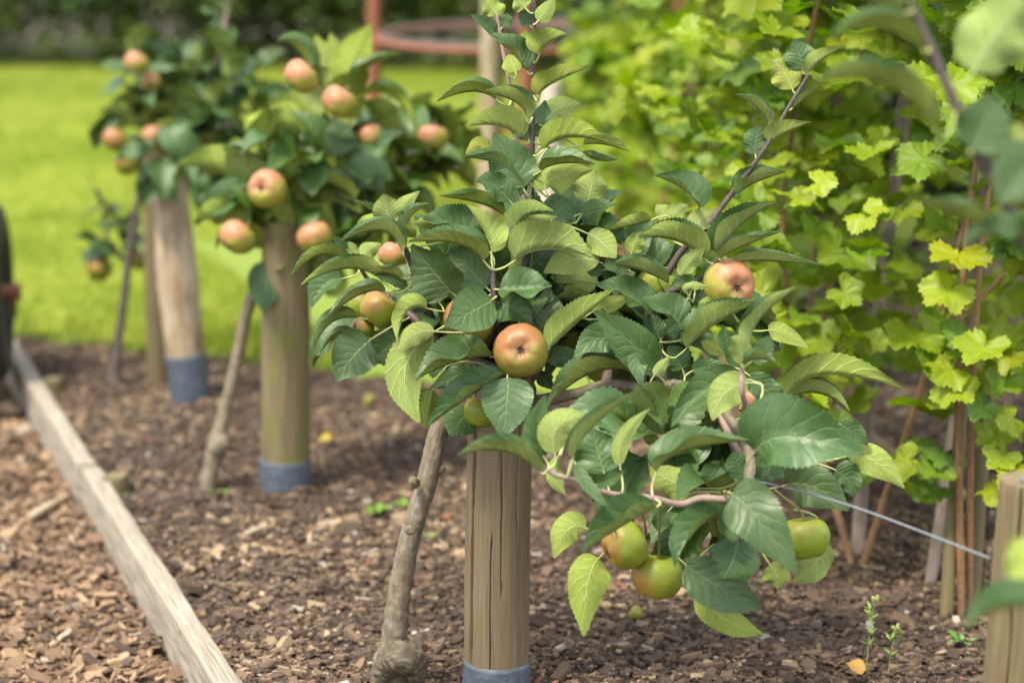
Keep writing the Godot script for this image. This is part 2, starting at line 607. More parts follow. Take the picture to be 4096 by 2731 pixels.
func splinter(sd: int, slim: float) -> ArrayMesh:
	var r := RandomNumberGenerator.new()
	r.seed = sd
	var pos := PackedVector3Array()
	var rows := 4
	for i in rows:
		var u := float(i) / (rows - 1)
		var w := slim * (0.5 + 0.5 * sin(PI * clampf(u * 0.8 + 0.15, 0, 1))) * r.randf_range(0.7, 1.25)
		var h := slim * r.randf_range(0.25, 0.45)
		var o := Vector3(u - 0.5, r.randf_range(-0.05, 0.05), r.randf_range(-0.08, 0.08))
		for k in 5:
			var a := [Vector2(-1, -1), Vector2(1, -1), Vector2(0.9, 1), Vector2(-0.9, 1), Vector2(-1, -1)][k] as Vector2
			pos.append(o + Vector3(r.randf_range(-0.05, 0.05) if k < 4 else 0.0, a.y * h * 0.5, a.x * w * 0.5))
		pos[pos.size() - 1] = pos[pos.size() - 5]
	var idx := PackedInt32Array()
	var flat := PackedVector3Array()
	var nor := PackedVector3Array()
	var quads := []
	for i in rows - 1:
		for k in 4:
			quads.append([i * 5 + k, i * 5 + k + 1, i * 5 + k + 6, i * 5 + k + 5])
	quads.append([0, 1, 2, 3])
	quads.append([15, 16, 17, 18])
	for q in quads:
		var mid: Vector3 = (pos[q[0]] + pos[q[1]] + pos[q[2]] + pos[q[3]]) / 4.0
		var nn: Vector3 = (pos[q[2]] - pos[q[0]]).cross(pos[q[3]] - pos[q[1]]).normalized()
		var core := Vector3(clampf(mid.x, -0.4, 0.4), 0, 0)
		var out := nn.dot(mid - core) >= 0.0
		if not out:
			nn = -nn
		var f := flat.size()
		for k in 4:
			flat.append(pos[q[k]])
			nor.append(nn)
		if out:
			idx.append_array([f, f + 2, f + 1, f, f + 3, f + 2])
		else:
			idx.append_array([f, f + 1, f + 2, f, f + 2, f + 3])
	return pack(flat, nor, PackedVector2Array(), PackedColorArray(), idx)

func mulch() -> void:
	var bed := Node3D.new()
	bed.name = "bed_mulch"
	bed.set_meta("kind", "stuff")
	tag(bed, "fine dark bark mulch with pale wood bits covering the bed", "mulch")
	add_child(bed)
	var d := (BOARD_B - BOARD_A).normalized()
	var kinds := 5
	var where := []
	var tints := []
	for k in kinds:
		where.append([])
		tints.append(PackedColorArray())
	var made := 0
	while made < 210000:
		var z := -rng.randf_range(2.15, 4.95)
		var x := rng.randf_range(z * 0.30 - 0.12, -z * 0.30 + 0.25)
		var p := Vector3(x, 0, z)
		if side_of(BOARD_A, BOARD_B, p) > -0.020 or in_lawn(p):
			continue
		made += 1
		var y := 0.004 + 0.010 * noise.get_noise_2d(p.x * 9.0, p.z * 9.0) + 0.005 * noise.get_noise_2d(p.x * 40.0, p.z * 40.0)
		var pick := rng.randf()
		var long := rng.randf_range(0.003, 0.0075)
		if pick > 0.90:
			long = rng.randf_range(0.010, 0.020)
		if pick > 0.990:
			long = rng.randf_range(0.020, 0.036)
		var patchy := noise.get_noise_2d(p.x * 2.3 + 5.0, p.z * 2.3)
		var c := Color(0.058, 0.037, 0.026)
		var tone := rng.randf() + patchy * 0.35
		if tone > 0.93:
			c = Color(0.29, 0.205, 0.12)
		elif tone > 0.66:
			c = Color(0.145, 0.092, 0.055)
		elif tone > 0.42:
			c = Color(0.095, 0.059, 0.040)
		if rng.randf() > 0.985:
			c = Color(0.30, 0.265, 0.22)
		if rng.randf() > 0.995:
			c = Color(0.20, 0.075, 0.04)
		c *= rng.randf_range(0.75, 1.25)
		var b := Basis(Vector3.UP, rng.randf() * TAU) * Basis(Vector3(0, 0, 1), rng.randf_range(-0.35, 0.35)) * Basis(Vector3(1, 0, 0), rng.randf_range(-0.6, 0.6))
		var k := rng.randi() % kinds
		where[k].append(Transform3D(b.scaled_local(Vector3(long, long * rng.randf_range(0.7, 1.3), long * rng.randf_range(0.8, 1.4) * (0.4 if long > 0.018 else 1.0))), Vector3(p.x, y - 0.006, p.z)))
		tints[k].append(c)
	for k in kinds:
		many("mulch_bits", splinter(100 + k, [0.75, 0.5, 0.9, 0.35, 0.6][k]), M.soil_bits, where[k], tints[k], bed)
	var walk := Node3D.new()
	walk.name = "path_wood_chips"
	walk.set_meta("kind", "stuff")
	tag(walk, "coarse tan wood chips heaped on the path beside the edging board", "wood chips")
	add_child(walk)
	where = []
	tints = []
	for k in kinds:
		where.append([])
		tints.append(PackedColorArray())
	made = 0
	while made < 30000:
		var z := -rng.randf_range(2.1, 4.9)
		var x := rng.randf_range(z * 0.34 - 0.1, -0.2)
		var p := Vector3(x, 0, z)
		if side_of(BOARD_A, BOARD_B, p) < 0.018:
			continue
		made += 1
		var long := rng.randf_range(0.008, 0.036) * rng.randf_range(0.5, 1.25)
		var y := -0.052 + 0.012 * noise.get_noise_2d(p.x * 11.0, p.z * 11.0) + rng.randf_range(0.0, 0.016)
		var c := Color(0.135, 0.080, 0.046)
		var tone := rng.randf()
		if tone > 0.72:
			c = Color(0.29, 0.19, 0.11)
		elif tone > 0.40:
			c = Color(0.185, 0.112, 0.063)
		elif tone < 0.16:
			c = Color(0.065, 0.040, 0.027)
		if rng.randf() > 0.97:
			c = Color(0.33, 0.27, 0.20)
		c *= rng.randf_range(0.8, 1.2)
		var b := Basis(Vector3.UP, rng.randf() * TAU) * Basis(Vector3(0, 0, 1), rng.randf_range(-0.5, 0.5)) * Basis(Vector3(1, 0, 0), rng.randf_range(-0.7, 0.7))
		var k := rng.randi() % kinds
		where[k].append(Transform3D(b.scaled_local(Vector3(long, long * rng.randf_range(0.5, 0.9), long * rng.randf_range(0.25, 1.2))), Vector3(p.x, y, p.z)))
		tints[k].append(c)
	for k in kinds:
		many("chips", splinter(200 + k, [0.55, 0.4, 0.7, 0.22, 0.5][k]), M.chip, where[k], tints[k], walk)

func tuft(sd: int, blades: int, tall: float, wide: float, thick: float) -> ArrayMesh:
	var r := RandomNumberGenerator.new()
	r.seed = sd
	var pos := PackedVector3Array()
	var nor := PackedVector3Array()
	var idx := PackedInt32Array()
	for k in blades:
		var a := r.randf() * TAU
		var at := Vector3(cos(a), 0, sin(a)) * wide * sqrt(r.randf())
		var lean := Vector3(r.randf_range(-1, 1), 0, r.randf_range(-1, 1)) * tall * 0.55
		var h := tall * r.randf_range(0.6, 1.1)
		var s := Vector3(cos(a + 1.9), 0, sin(a + 1.9)) * thick
		var f := pos.size()
		var p1 := at + lean * 0.3 + Vector3(0, h * 0.55, 0)
		var p2 := at + lean + Vector3(0, h, 0)
		pos.append_array([at - s, at + s, p1 - s * 0.8, p1 + s * 0.8, p2])
		var n := s.cross(p2 - at).normalized()
		for q in 5:
			nor.append(n)
		idx.append_array([f, f + 2, f + 1, f + 1, f + 2, f + 3, f + 2, f + 4, f + 3])
	return pack(pos, nor, PackedVector2Array(), PackedColorArray(), idx)

func grass() -> void:
	var lawn := Node3D.new()
	lawn.name = "lawn_grass"
	lawn.set_meta("kind", "stuff")
	tag(lawn, "short bright green mown grass of the lawn", "grass")
	add_child(lawn)
	var where := [[], [], []]
	var tints := [PackedColorArray(), PackedColorArray(), PackedColorArray()]
	var made := 0
	while made < 54000:
		var z := -rng.randf_range(4.1, 9.7)
		var p := Vector3(rng.randf_range(z * 0.28 - 0.5, -z * 0.12 + 0.2), 0.016, z)
		if not in_lawn(p):
			continue
		made += 1
		var patch := 1.5 * noise.get_noise_2d(p.x * 1.1, p.z * 1.1) + 0.9 * noise.get_noise_2d(p.x * 5.0, p.z * 5.0)
		var c := Color(0.29, 0.36, 0.028).lerp(Color(0.43, 0.46, 0.065), clampf(0.5 + patch, 0, 1)) * rng.randf_range(0.8, 1.2)
		var k := rng.randi() % 3
		var s := rng.randf_range(0.8, 1.2)
		where[k].append(Transform3D(Basis(Vector3.UP, rng.randf() * TAU).scaled(Vector3(s, s * (1.25 if side_of(LAWN_A, LAWN_B, p) > -0.06 else 0.9), s)), p))
		tints[k].append(c)
	for k in 3:
		many("blades", tuft(300 + k, 16, 0.024, 0.030, 0.0019), M.grass, where[k], tints[k], lawn)

func leafy(sd: int, count: int, spread: float, size: float) -> ArrayMesh:   # a clump of small pointed leaves
	var r := RandomNumberGenerator.new()
	r.seed = sd
	var pos := PackedVector3Array()
	var nor := PackedVector3Array()
	var idx := PackedInt32Array()
	for k in count:
		var at := Vector3(r.randfn(), r.randfn(), r.randfn()) * spread * 0.5
		var d := Vector3(r.randfn(), r.randfn() * 0.6, r.randfn()).normalized()
		var n := (Vector3(r.randfn() * 0.5, 1.0, r.randfn() * 0.5) - d * d.y).normalized()
		var s := d.cross(n).normalized()
		n = s.cross(d).normalized()
		var l := size * r.randf_range(0.7, 1.3)
		var f := pos.size()
		pos.append_array([at, at + d * l * 0.45 + s * l * 0.28 + n * l * 0.06, at + d * l, at + d * l * 0.45 - s * l * 0.28 + n * l * 0.06])
		for q in 4:
			nor.append(n)
		idx.append_array([f, f + 2, f + 1, f, f + 3, f + 2])
	return pack(pos, nor, PackedVector2Array(), PackedColorArray(), idx)

func hedge_run(label: String, a: Vector3, b: Vector3, tall: float, deep: float, count: int, c0: Color, c1: Color, bare: float) -> void:
	var root := thing("hedge", label, "hedge", a)
	var d := (b - a)
	var long := d.length()
	d /= long
	var back := Vector3(d.z, 0, -d.x)
	if back.z > 0.0:
		back = -back
	for k in int(long * 3.0):
		var foot := d * rng.randf() * long + back * deep * rng.randf_range(0.25, 0.7)
		var lean := Vector3(rng.randf_range(-0.3, 0.3), tall * rng.randf_range(0.7, 0.95), rng.randf_range(-0.2, 0.2))
		part("stem", tube(PackedVector3Array([foot + Vector3(0, -0.08, 0), foot + lean * 0.5 + Vector3(rng.randf_range(-0.08, 0.08), 0, 0), foot + lean]), [0.018, 0.013, 0.005], 7, 4, 0.1), M.bark, root)
	var where := [[], [], []]
	var tints := [PackedColorArray(), PackedColorArray(), PackedColorArray()]
	for i in count:
		var u := rng.randf()
		var y := tall * pow(rng.randf(), 0.8)
		var lump := noise.get_noise_2d(u * long * 1.3, y * 1.6) + 0.5 * noise.get_noise_2d(u * long * 4.0, y * 4.0)
		if y < 0.12 and rng.randf() < bare:
			continue
		var depth := deep * (0.02 + 0.75 * pow(rng.randf(), 1.5)) - 0.14 * lump
		var p := d * long * u + back * depth + Vector3(0, y + 0.03, 0)
		var k := rng.randi() % 3
		var s := rng.randf_range(0.7, 1.3)
		where[k].append(Transform3D(Basis.from_euler(Vector3(rng.randf_range(-0.4, 0.4), rng.randf() * TAU, rng.randf_range(-0.4, 0.4))).scaled(Vector3(s, s, s)), p))
		var hue := noise.get_noise_2d(u * long * 0.9 + 30.0, y * 1.5)
		tints[k].append(c0.lerp(c1, clampf(0.45 + hue * 1.3 + rng.randf_range(-0.2, 0.2), 0, 1)) * rng.randf_range(0.7, 1.3))
	for k in 3:
		many("foliage", leafy(400 + k, 14, 0.10, 0.055), M.hedge, where[k], tints[k], root)

func hedge() -> void:
	hedge_run("dark green overgrown hedge across the far end of the lawn", Vector3(-5.2, 0, -9.75), Vector3(3.6, 0, -8.7), 1.9, 1.4, 20000, Color(0.028, 0.066, 0.005), Color(0.10, 0.135, 0.009), 0.5)
	hedge_run("dark shrub screen close behind the trained currants", Vector3(0.25, 0, -6.4), Vector3(2.6, 0, -4.6), 1.7, 0.9, 9000, Color(0.030, 0.055, 0.010), Color(0.075, 0.11, 0.015), 0.3)

# ---------------------------------------------------------------- posts and board
func posts() -> void:
	var group := "round wooden posts of the apple row"
	var foot := Vector3(-0.0180, 0.0000, -2.6287)
	var p := thing("wooden_post", "round pale brown post with a long dark crack beside the in-focus apple tree", "post", foot, group)
	part("shaft", tube(PackedVector3Array([Vector3(0, -0.05, 0), Vector3(0.001, 0.13, 0), Vector3(0.004, 0.27, 0), Vector3(0.007, 0.37, 0)]), [0.0372, 0.0372, 0.0365, 0.036], 56, 14, 0.006, [[0.852, 0.0105, 0.5, 0.03, 0.6], [0.015, 0.003, 0.10, 0.18, 0.6], [0.972, 0.003, 0.13, 0.05, 0.24], [0.1, 0.003, 0.07, 0.24, 0.43], [0.95, 0.002, 0.03, 0.1, 0.3]], 1.0), M.post, p)
	part("sleeve", tube(PackedVector3Array([Vector3(-0.0005, -0.05, 0), Vector3(0, -0.01, 0), Vector3(0.0005, 0.034, 0)]), [0.0402, 0.0394, 0.0386], 40, 6, 0.035), M.band, p)
	p = thing("wooden_post", "round post with green algae and a blue grey sleeve behind the focused tree", "post", Vector3(-0.3397, 0.0000, -3.4937), group)
	part("shaft", tube(PackedVector3Array([Vector3(0, -0.05, 0), Vector3(0.004, 0.18, 0), Vector3(0.009, 0.40, 0)]), [0.0365, 0.036, 0.0355], 36, 10, 0.01, [[0.7, 0.006, 0.06, 0.1, 0.6]]), M.green_post, p)
	part("sleeve", tube(PackedVector3Array([Vector3(0, -0.05, 0), Vector3(0, 0.0, 0), Vector3(0.001, 0.040, 0)]), [0.0395, 0.039, 0.038], 36, 5, 0.02), M.band, p)
	p = thing("wooden_post", "thin dark olive post behind the pale leaning timber at the farthest tree", "post", Vector3(-0.6264, 0.0000, -4.1830), group)
	part("shaft", tube(PackedVector3Array([Vector3(0, -0.05, 0), Vector3(0.0, 0.18, 0), Vector3(0.004, 0.42, 0)]), [0.021, 0.021, 0.021], 24, 8, 0.01), M.dark_post, p)
	p = thing("leaning_timber", "pale weathered split timber with a bright blue sleeve on its foot", "timber", Vector3(-0.5551, 0.0000, -4.0508), group)
	part("shaft", tube(PackedVector3Array([Vector3(0.0, -0.04, 0), Vector3(-0.005, 0.06, 0), Vector3(-0.016, 0.2, -0.01), Vector3(-0.022, 0.30, -0.015), Vector3(-0.024, 0.40, -0.02)]), [0.030, 0.032, 0.036, 0.032, 0.024], 26, 8, 0.05, [[0.6, 0.02, 0.12, 0.14, 0.7], [0.3, 0.03, 0.1, 0.2, 0.7]]), M.pale_post, p)
	part("sleeve", tube(PackedVector3Array([Vector3(0.001, -0.04, 0), Vector3(-0.001, 0.02, 0), Vector3(-0.006, 0.075, -0.002)]), [0.0335, 0.035, 0.0355], 30, 6, 0.03), M.band, p)
	p = thing("wooden_stake", "round grey brown stake with a wire end in front of the currants", "stake", Vector3(0.4934, 0.0000, -2.1911), group)
	part("shaft", tube(PackedVector3Array([Vector3(-0.012, -0.05, 0), Vector3(-0.006, 0.18, 0), Vector3(0.0, 0.367, 0)]), [0.036, 0.0355, 0.035], 40, 10, 0.012, [[0.9, 0.005, 0.16, 0.1, 0.6], [0.02, 0.004, 0.1, 0.2, 0.6]]), M.dark_post, p)
	part("nail", tube(PackedVector3Array([Vector3(-0.014, 0.368, 0.006), Vector3(-0.014, 0.371, 0.006)]), [0.0035, 0.0035], 10, 2), M.wire, p)

func plank(a: Vector3, b: Vector3, wide: float, tall: float, sd: float) -> ArrayMesh:
	var d := (b - a).normalized()
	var s := Vector3(-d.z, 0, d.x)
	var pos := PackedVector3Array()
	var uv := PackedVector2Array()
	var n := 90
	var prof := []
	var bev := 0.0022
	for q in [[-1, 0, 0, 0], [-1, 0.33, 0, 0], [-1, 0.66, 0, 0], [-1, 1, 0, -1], [-1, 1, 1, 0], [-0.33, 1, 0, 0], [0.33, 1, 0, 0], [1, 1, -1, 0], [1, 1, 0, -1], [1, 0.66, 0, 0], [1, 0.33, 0, 0], [1, 0, 0, 0]]:
		prof.append(Vector2(q[0] * wide / 2 + q[2] * bev, q[1] * tall + q[3] * bev))
	for i in n + 3:
		var u := clampf(float(i - 1) / n, 0, 1)
		var close := 0.0 if i == 0 or i == n + 2 else 1.0
		for k in prof.size():
			var q: Vector2 = prof[k] * close + Vector2(0, tall * 0.5) * (1.0 - close)
			var p := a.lerp(b, u) + s * q.x + Vector3(0, q.y, 0)
			var wob := 0.0014 * noise.get_noise_3d(u * 26.0 + sd, q.y * 70.0, q.x * 70.0) + 0.0022 * noise.get_noise_2d(u * 5.0 + sd * 3.0, q.y * 12.0)
			pos.append(p + (s * signf(q.x) + Vector3(0, 0.7, 0)) * wob * close)
			uv.append(Vector2(k / 12.0, a.distance_to(b) * u))
	return sheet(pos, n + 3, prof.size(), false, Vector3.UP, 45 * prof.size() + 5, uv)

func edging() -> void:
	var d := (BOARD_B - BOARD_A).normalized()
	var y := Vector3(0, -0.085, 0)
	var joint := BOARD_A.lerp(BOARD_B, 0.495)
	var o := part("edging_board", plank(BOARD_A - d * 0.05 + y, joint + y, 0.029, 0.108, 3.0), M.board, self)
	tag(o, "weathered grey edging board reaching from the black wheel to the board joint", "board", "edging boards of the bed")
	var s := Vector3(-d.z, 0, d.x)
	o = part("edging_board", plank(joint + d * 0.002 - s * 0.004 + y, BOARD_B + d * 1.1 - s * 0.004 + y, 0.030, 0.104, 9.0), M.board, self)
	tag(o, "weathered grey edging board with a notched top from the joint onwards", "board", "edging boards of the bed")
	for at in [[Vector3(-0.7966, 0.0000, -4.0831), "stubby square peg behind the edging board near the lawn"], [Vector3(-0.5858, 0.0000, -3.4506), "stubby square peg behind the edging board beyond the joint"]]:
		var g := part("edging_peg", tube(PackedVector3Array([Vector3(0, -0.1, 0), Vector3(0, -0.03, 0), Vector3(0, 0.026, 0)]), [0.021, 0.021, 0.021], 4, 4, 0.02), M.green_post, self, Transform3D(Basis(Vector3.UP, 0.45), at[0]))
		tag(g, at[1], "peg", "pegs holding the edging boards")

# ---------------------------------------------------------------- trees
func tint_of(tone: int, r: RandomNumberGenerator) -> Color:
	var c: Color = [Color(1, 1, 1), Color(1.35, 1.28, 1.3), Color(1.2, 1.12, 0.75), Color(1.9, 1.65, 0.6)][tone]
	var k := r.randf_range(0.8, 1.22)
	return Color(c.r * k * r.randf_range(0.9, 1.16), c.g * k, c.b * k * r.randf_range(0.8, 1.15))

func near_twig(p: Vector3) -> Vector3:
	var best := p
	var far := 1e9
	for q in twigs:
		var e := p.distance_squared_to(q)
		if e < far:
			far = e
			best = q
	return best

func limb(called: String, parent: Node, pts: PackedVector3Array, girth: Array, mat: Material, sides := 10, rough := 0.08, each := 8) -> MeshInstance3D:
	for i in 40:
		twigs.append(spline(pts, i / 39.0))
	return part(called, tube(pts, girth, sides, each, rough), mat, parent)

func hand_leaves(parent: Node, rows: Array, sd: int) -> void:
	var r := RandomNumberGenerator.new()
	r.seed = sd
	for k in rows.size():
		var q: Array = rows[k]
		var b := Vector3(q[0], q[1], q[2]) / 1000.0
		var c := Vector3(q[3], q[4], q[5]) / 1000.0
		var t := Vector3(q[6], q[7], q[8]) / 1000.0
		var end := near_twig(b)
		var back := (b - c).normalized()
		var gap := b.distance_to(end)
		if gap > 0.075:
			end = b + (end - b) * (0.05 / gap) + back * 0.01
			gap = 0.05
		var stalk := PackedVector3Array([b - back * 0.002, b + back * gap * 0.35 + (end - b) * 0.12, b + back * gap * 0.25 + (end - b) * 0.55, end])
		part("leaf", leaf_mesh(b, c, t, q[9] / 1000.0, VIEW, q[10], q[11], sd + k, tint_of(q[12], r), stalk), M.leaves[r.randi() % 3], parent)

var leaf_kinds := []
func shared_leaves() -> void:
	if leaf_kinds:
		return
	var r := RandomNumberGenerator.new()
	r.seed = 77
	for k in 36:
		var fold := r.randf_range(8, 48)
		var arch := r.randf_range(0.02, 0.24)
		var tip := r.randf_range(-0.30, 0.02)
		var stalk := PackedVector3Array([Vector3(0.01, 0, 0), Vector3(-0.12, -0.02, 0), Vector3(-0.3, -0.1, 0)])
		leaf_kinds.append(leaf_mesh(Vector3.ZERO, Vector3(0.5, arch * 2.0, r.randf_range(-0.08, 0.08)), Vector3(0.97, tip, r.randf_range(-0.08, 0.08)), r.randf_range(0.26, 0.34), Vector3.UP, fold, 180.0 - fold, 900 + k, tint_of([0, 0, 2, 0, 0, 1][k % 6] if k < 18 else 3, r), PackedVector3Array(), 26, 3))

func loose_leaf(parent: Node, at: Vector3, along: Vector3, up: Vector3, long: float, kind: int) -> void:
	var x := along.normalized()
	var z := x.cross(up).normalized()
	var y := z.cross(x)
	part("leaf", leaf_kinds[kind], M.leaves[kind % 3], parent, Transform3D(Basis(x * long, y * long, z * long), at))

# Leaves in a rounded clump: centre, half sizes, how many
func clump(parent: Node, mid: Vector3, half: Vector3, count: int, r: RandomNumberGenerator, long := 0.084, lift := 0.25, fresh := false) -> void:
	shared_leaves()
	for k in count:
		var n := Vector3(r.randfn(), r.randfn(), r.randfn()).normalized() * pow(r.randf(), 0.45)
		var at := mid + n * half * 0.8
		var along := (n + Vector3(r.randf_range(-0.7, 0.7), r.randf_range(-0.6, 0.6) + lift, r.randf_range(-0.7, 0.7)))
		var up := Vector3(r.randf_range(-0.6, 0.6), 1.0, r.randf_range(-0.3, 0.9))
		if fresh and r.randf() < 0.6:
			up = Vector3(r.randf_range(-0.6, 0.6), 0.7, r.randf_range(-1.6, -0.5))
		var kind := r.randi() % 18
		if fresh and r.randf() < 0.8:
			kind += 18
		loose_leaf(parent, at, along, up, long * r.randf_range(0.75, 1.2), kind)

func main_tree() -> void:
	twigs = PackedVector3Array()
	var foot := Vector3(-0.1356, 0.0000, -2.6330)
	var t := thing("apple_tree", "sharply focused low apple tree with a long upright shoot beside the cracked post", "tree", Vector3.ZERO, "low apple trees of the row")
	var trunk := limb("trunk", t, PackedVector3Array([Vector3(-0.1408, -0.0084, -2.6417), Vector3(-0.1368, 0.0288, -2.6396), Vector3(-0.1346, 0.0546, -2.6349), Vector3(-0.1290, 0.1098, -2.6366), Vector3(-0.1146, 0.1802, -2.6416), Vector3(-0.0970, 0.2374, -2.6540), Vector3(-0.0833, 0.2950, -2.6665), Vector3(-0.0620, 0.3475, -2.6779), Vector3(-0.0419, 0.3747, -2.6735)]), [0.0245, 0.0225, 0.0150, 0.0135, 0.0118, 0.0120, 0.0112, 0.0108, 0.0095], M.bark, 22, 0.10, 12)
	part("graft_union", tube(PackedVector3Array([Vector3(-0.1507, 0.0133, -2.6157), Vector3(-0.1388, 0.0362, -2.6105), Vector3(-0.1235, 0.0457, -2.6023), Vector3(-0.1118, 0.0362, -2.6105), Vector3(-0.1093, 0.0147, -2.6160)]), [0.010, 0.016, 0.0195, 0.016, 0.010], 28, 14, 0.3), M.dark_bark, trunk)
	part("knot", tube(PackedVector3Array([Vector3(-0.1090, 0.2403, -2.6342), Vector3(-0.1119, 0.2466, -2.6253), Vector3(-0.1125, 0.2458, -2.6251)]), [0.006, 0.0055, 0.003], 8, 4, 0.2), M.bark, trunk)
	part("knot", tube(PackedVector3Array([Vector3(-0.0876, 0.2474, -2.6562), Vector3(-0.0785, 0.2536, -2.6575), Vector3(-0.0768, 0.2547, -2.6578)]), [0.006, 0.0045, 0.003], 8, 4, 0.2), M.bark, trunk)
	part("knot", tube(PackedVector3Array([Vector3(-0.1152, 0.1893, -2.6231), Vector3(-0.1132, 0.1956, -2.6040), Vector3(-0.1126, 0.1950, -2.6039)]), [0.006, 0.0055, 0.003], 8, 4, 0.2), M.bark, trunk)
	limb("branch", t, PackedVector3Array([Vector3(-0.0419, 0.3747, -2.6735), Vector3(0.0006, 0.3351, -2.6445), Vector3(0.0645, 0.3476, -2.6165), Vector3(0.1045, 0.3608, -2.6091), Vector3(0.1414, 0.3604, -2.5988), Vector3(0.1793, 0.3621, -2.5889), Vector3(0.2173, 0.3586, -2.5473), Vector3(0.2474, 0.3287, -2.4589), Vector3(0.2396, 0.3117, -2.3734), Vector3(0.2171, 0.3037, -2.3471)]), [0.0095, 0.0085, 0.0065, 0.0062, 0.006, 0.008, 0.006, 0.0055, 0.005, 0.004], M.bark, 12, 0.14)
	limb("branch", t, PackedVector3Array([Vector3(0.2171, 0.3037, -2.3471), Vector3(0.1897, 0.3052, -2.3474), Vector3(0.1693, 0.2995, -2.3462), Vector3(0.1374, 0.3092, -2.3360), Vector3(0.0990, 0.3131, -2.3369), Vector3(0.0604, 0.3300, -2.3283), Vector3(0.0436, 0.3349, -2.3293), Vector3(0.0362, 0.3400, -2.3304)]), [0.0037, 0.0036, 0.0036, 0.0033, 0.0030, 0.0026, 0.0026, 0.0032], M.young, 10, 0.05)
	limb("branch", t, PackedVector3Array([Vector3(0.2173, 0.3586, -2.5473), Vector3(0.2405, 0.3235, -2.4680), Vector3(0.2564, 0.3343, -2.4294), Vector3(0.2536, 0.3576, -2.4345), Vector3(0.2353, 0.4000, -2.3925), Vector3(0.2345, 0.4286, -2.3987)]), [0.005, 0.0045, 0.004, 0.0032, 0.003, 0.0025], M.young, 10, 0.05)
	limb("branch", t, PackedVector3Array([Vector3(-0.0620, 0.3475, -2.6779), Vector3(-0.0844, 0.3996, -2.6789), Vector3(-0.1035, 0.4588, -2.6713), Vector3(-0.1185, 0.5053, -2.6506), Vector3(-0.1341, 0.5327, -2.6463)]), [0.0085, 0.006, 0.0045, 0.0034, 0.0022], M.twig, 10, 0.06)
	limb("branch", t, PackedVector3Array([Vector3(-0.0844, 0.3996, -2.6789), Vector3(-0.1169, 0.4185, -2.7137), Vector3(-0.1466, 0.4371, -2.7382), Vector3(-0.1639, 0.4511, -2.7412), Vector3(-0.1776, 0.4755, -2.7363)]), [0.006, 0.005, 0.004, 0.003, 0.002], M.twig, 10, 0.1)
	limb("spur", t, PackedVector3Array([Vector3(-0.0419, 0.3747, -2.6735), Vector3(-0.0245, 0.4156, -2.6312), Vector3(-0.0202, 0.4548, -2.6192), Vector3(-0.0215, 0.4872, -2.6262)]), [0.0075, 0.006, 0.0038, 0.0028], M.twig, 10, 0.15)
	limb("branch", t, PackedVector3Array([Vector3(-0.0419, 0.3747, -2.6735), Vector3(0.0006, 0.4293, -2.6751), Vector3(0.0174, 0.5018, -2.6703), Vector3(0.0218, 0.5608, -2.6729), Vector3(0.0228, 0.6412, -2.6800), Vector3(0.0239, 0.7092, -2.6948), Vector3(0.0245, 0.7771, -2.7095), Vector3(0.0250, 0.7962, -2.7136)]), [0.0070, 0.0055, 0.0042, 0.0031, 0.0027, 0.0025, 0.0023, 0.0019], M.twig, 12, 0.05)
	limb("branch", t, PackedVector3Array([Vector3(0.0174, 0.5000, -2.6802), Vector3(0.0091, 0.5782, -2.7278), Vector3(-0.0025, 0.6765, -2.7388), Vector3(-0.0108, 0.7194, -2.7481), Vector3(-0.0173, 0.7577, -2.7564)]), [0.004, 0.0032, 0.0025, 0.0021, 0.0016], M.young, 10, 0.05)
	limb("branch", t, PackedVector3Array([Vector3(0.1414, 0.3604, -2.5988), Vector3(0.1541, 0.4353, -2.6457), Vector3(0.1845, 0.4953, -2.6587), Vector3(0.2131, 0.5262, -2.6552), Vector3(0.2373, 0.5569, -2.6618), Vector3(0.2774, 0.6126, -2.6636), Vector3(0.3087, 0.6646, -2.6749), Vector3(0.3292, 0.6977, -2.6820)]), [0.007, 0.0055, 0.0042, 0.0036, 0.0033, 0.0028, 0.0024, 0.0018], M.twig, 10, 0.06)
	limb("spur", t, PackedVector3Array([Vector3(0.1653, 0.4544, -2.6498), Vector3(0.2084, 0.4745, -2.6337), Vector3(0.2280, 0.4998, -2.6187)]), [0.005, 0.0042, 0.003], M.twig, 10, 0.15)
	limb("spur", t, PackedVector3Array([Vector3(0.1656, 0.3627, -2.5891), Vector3(0.1651, 0.3873, -2.6046), Vector3(0.1634, 0.4089, -2.6093)]), [0.007, 0.0055, 0.003], M.twig, 10, 0.2)
	limb("spur", t, PackedVector3Array([Vector3(0.1683, 0.3621, -2.5889), Vector3(0.1834, 0.3646, -2.5690), Vector3(0.1944, 0.3566, -2.5673)]), [0.009, 0.011, 0.006], M.bark, 12, 0.35)
	limb("spur", t, PackedVector3Array([Vector3(0.1045, 0.3608, -2.6091), Vector3(0.1155, 0.4196, -2.6525), Vector3(0.1318, 0.4762, -2.6546)]), [0.006, 0.005, 0.006], M.bark, 10, 0.25)
	limb("spur", t, PackedVector3Array([Vector3(0.0006, 0.3351, -2.6445), Vector3(0.0283, 0.3770, -2.6126), Vector3(0.0420, 0.4089, -2.6093)]), [0.006, 0.005, 0.003], M.twig, 10, 0.2)
	limb("spur", t, PackedVector3Array([Vector3(-0.0419, 0.3747, -2.6735), Vector3(-0.0133, 0.3792, -2.6029), Vector3(-0.0022, 0.3783, -2.5822)]), [0.006, 0.005, 0.003], M.twig, 10, 0.2)
	limb("spur", t, PackedVector3Array([Vector3(0.2173, 0.3586, -2.5473), Vector3(0.2464, 0.3031, -2.4432), Vector3(0.2497, 0.2906, -2.4200)]), [0.005, 0.005, 0.003], M.twig, 10, 0.2)
	hand_leaves(t, MAIN_LEAVES, 1000)
	var r := RandomNumberGenerator.new()
	r.seed = 21
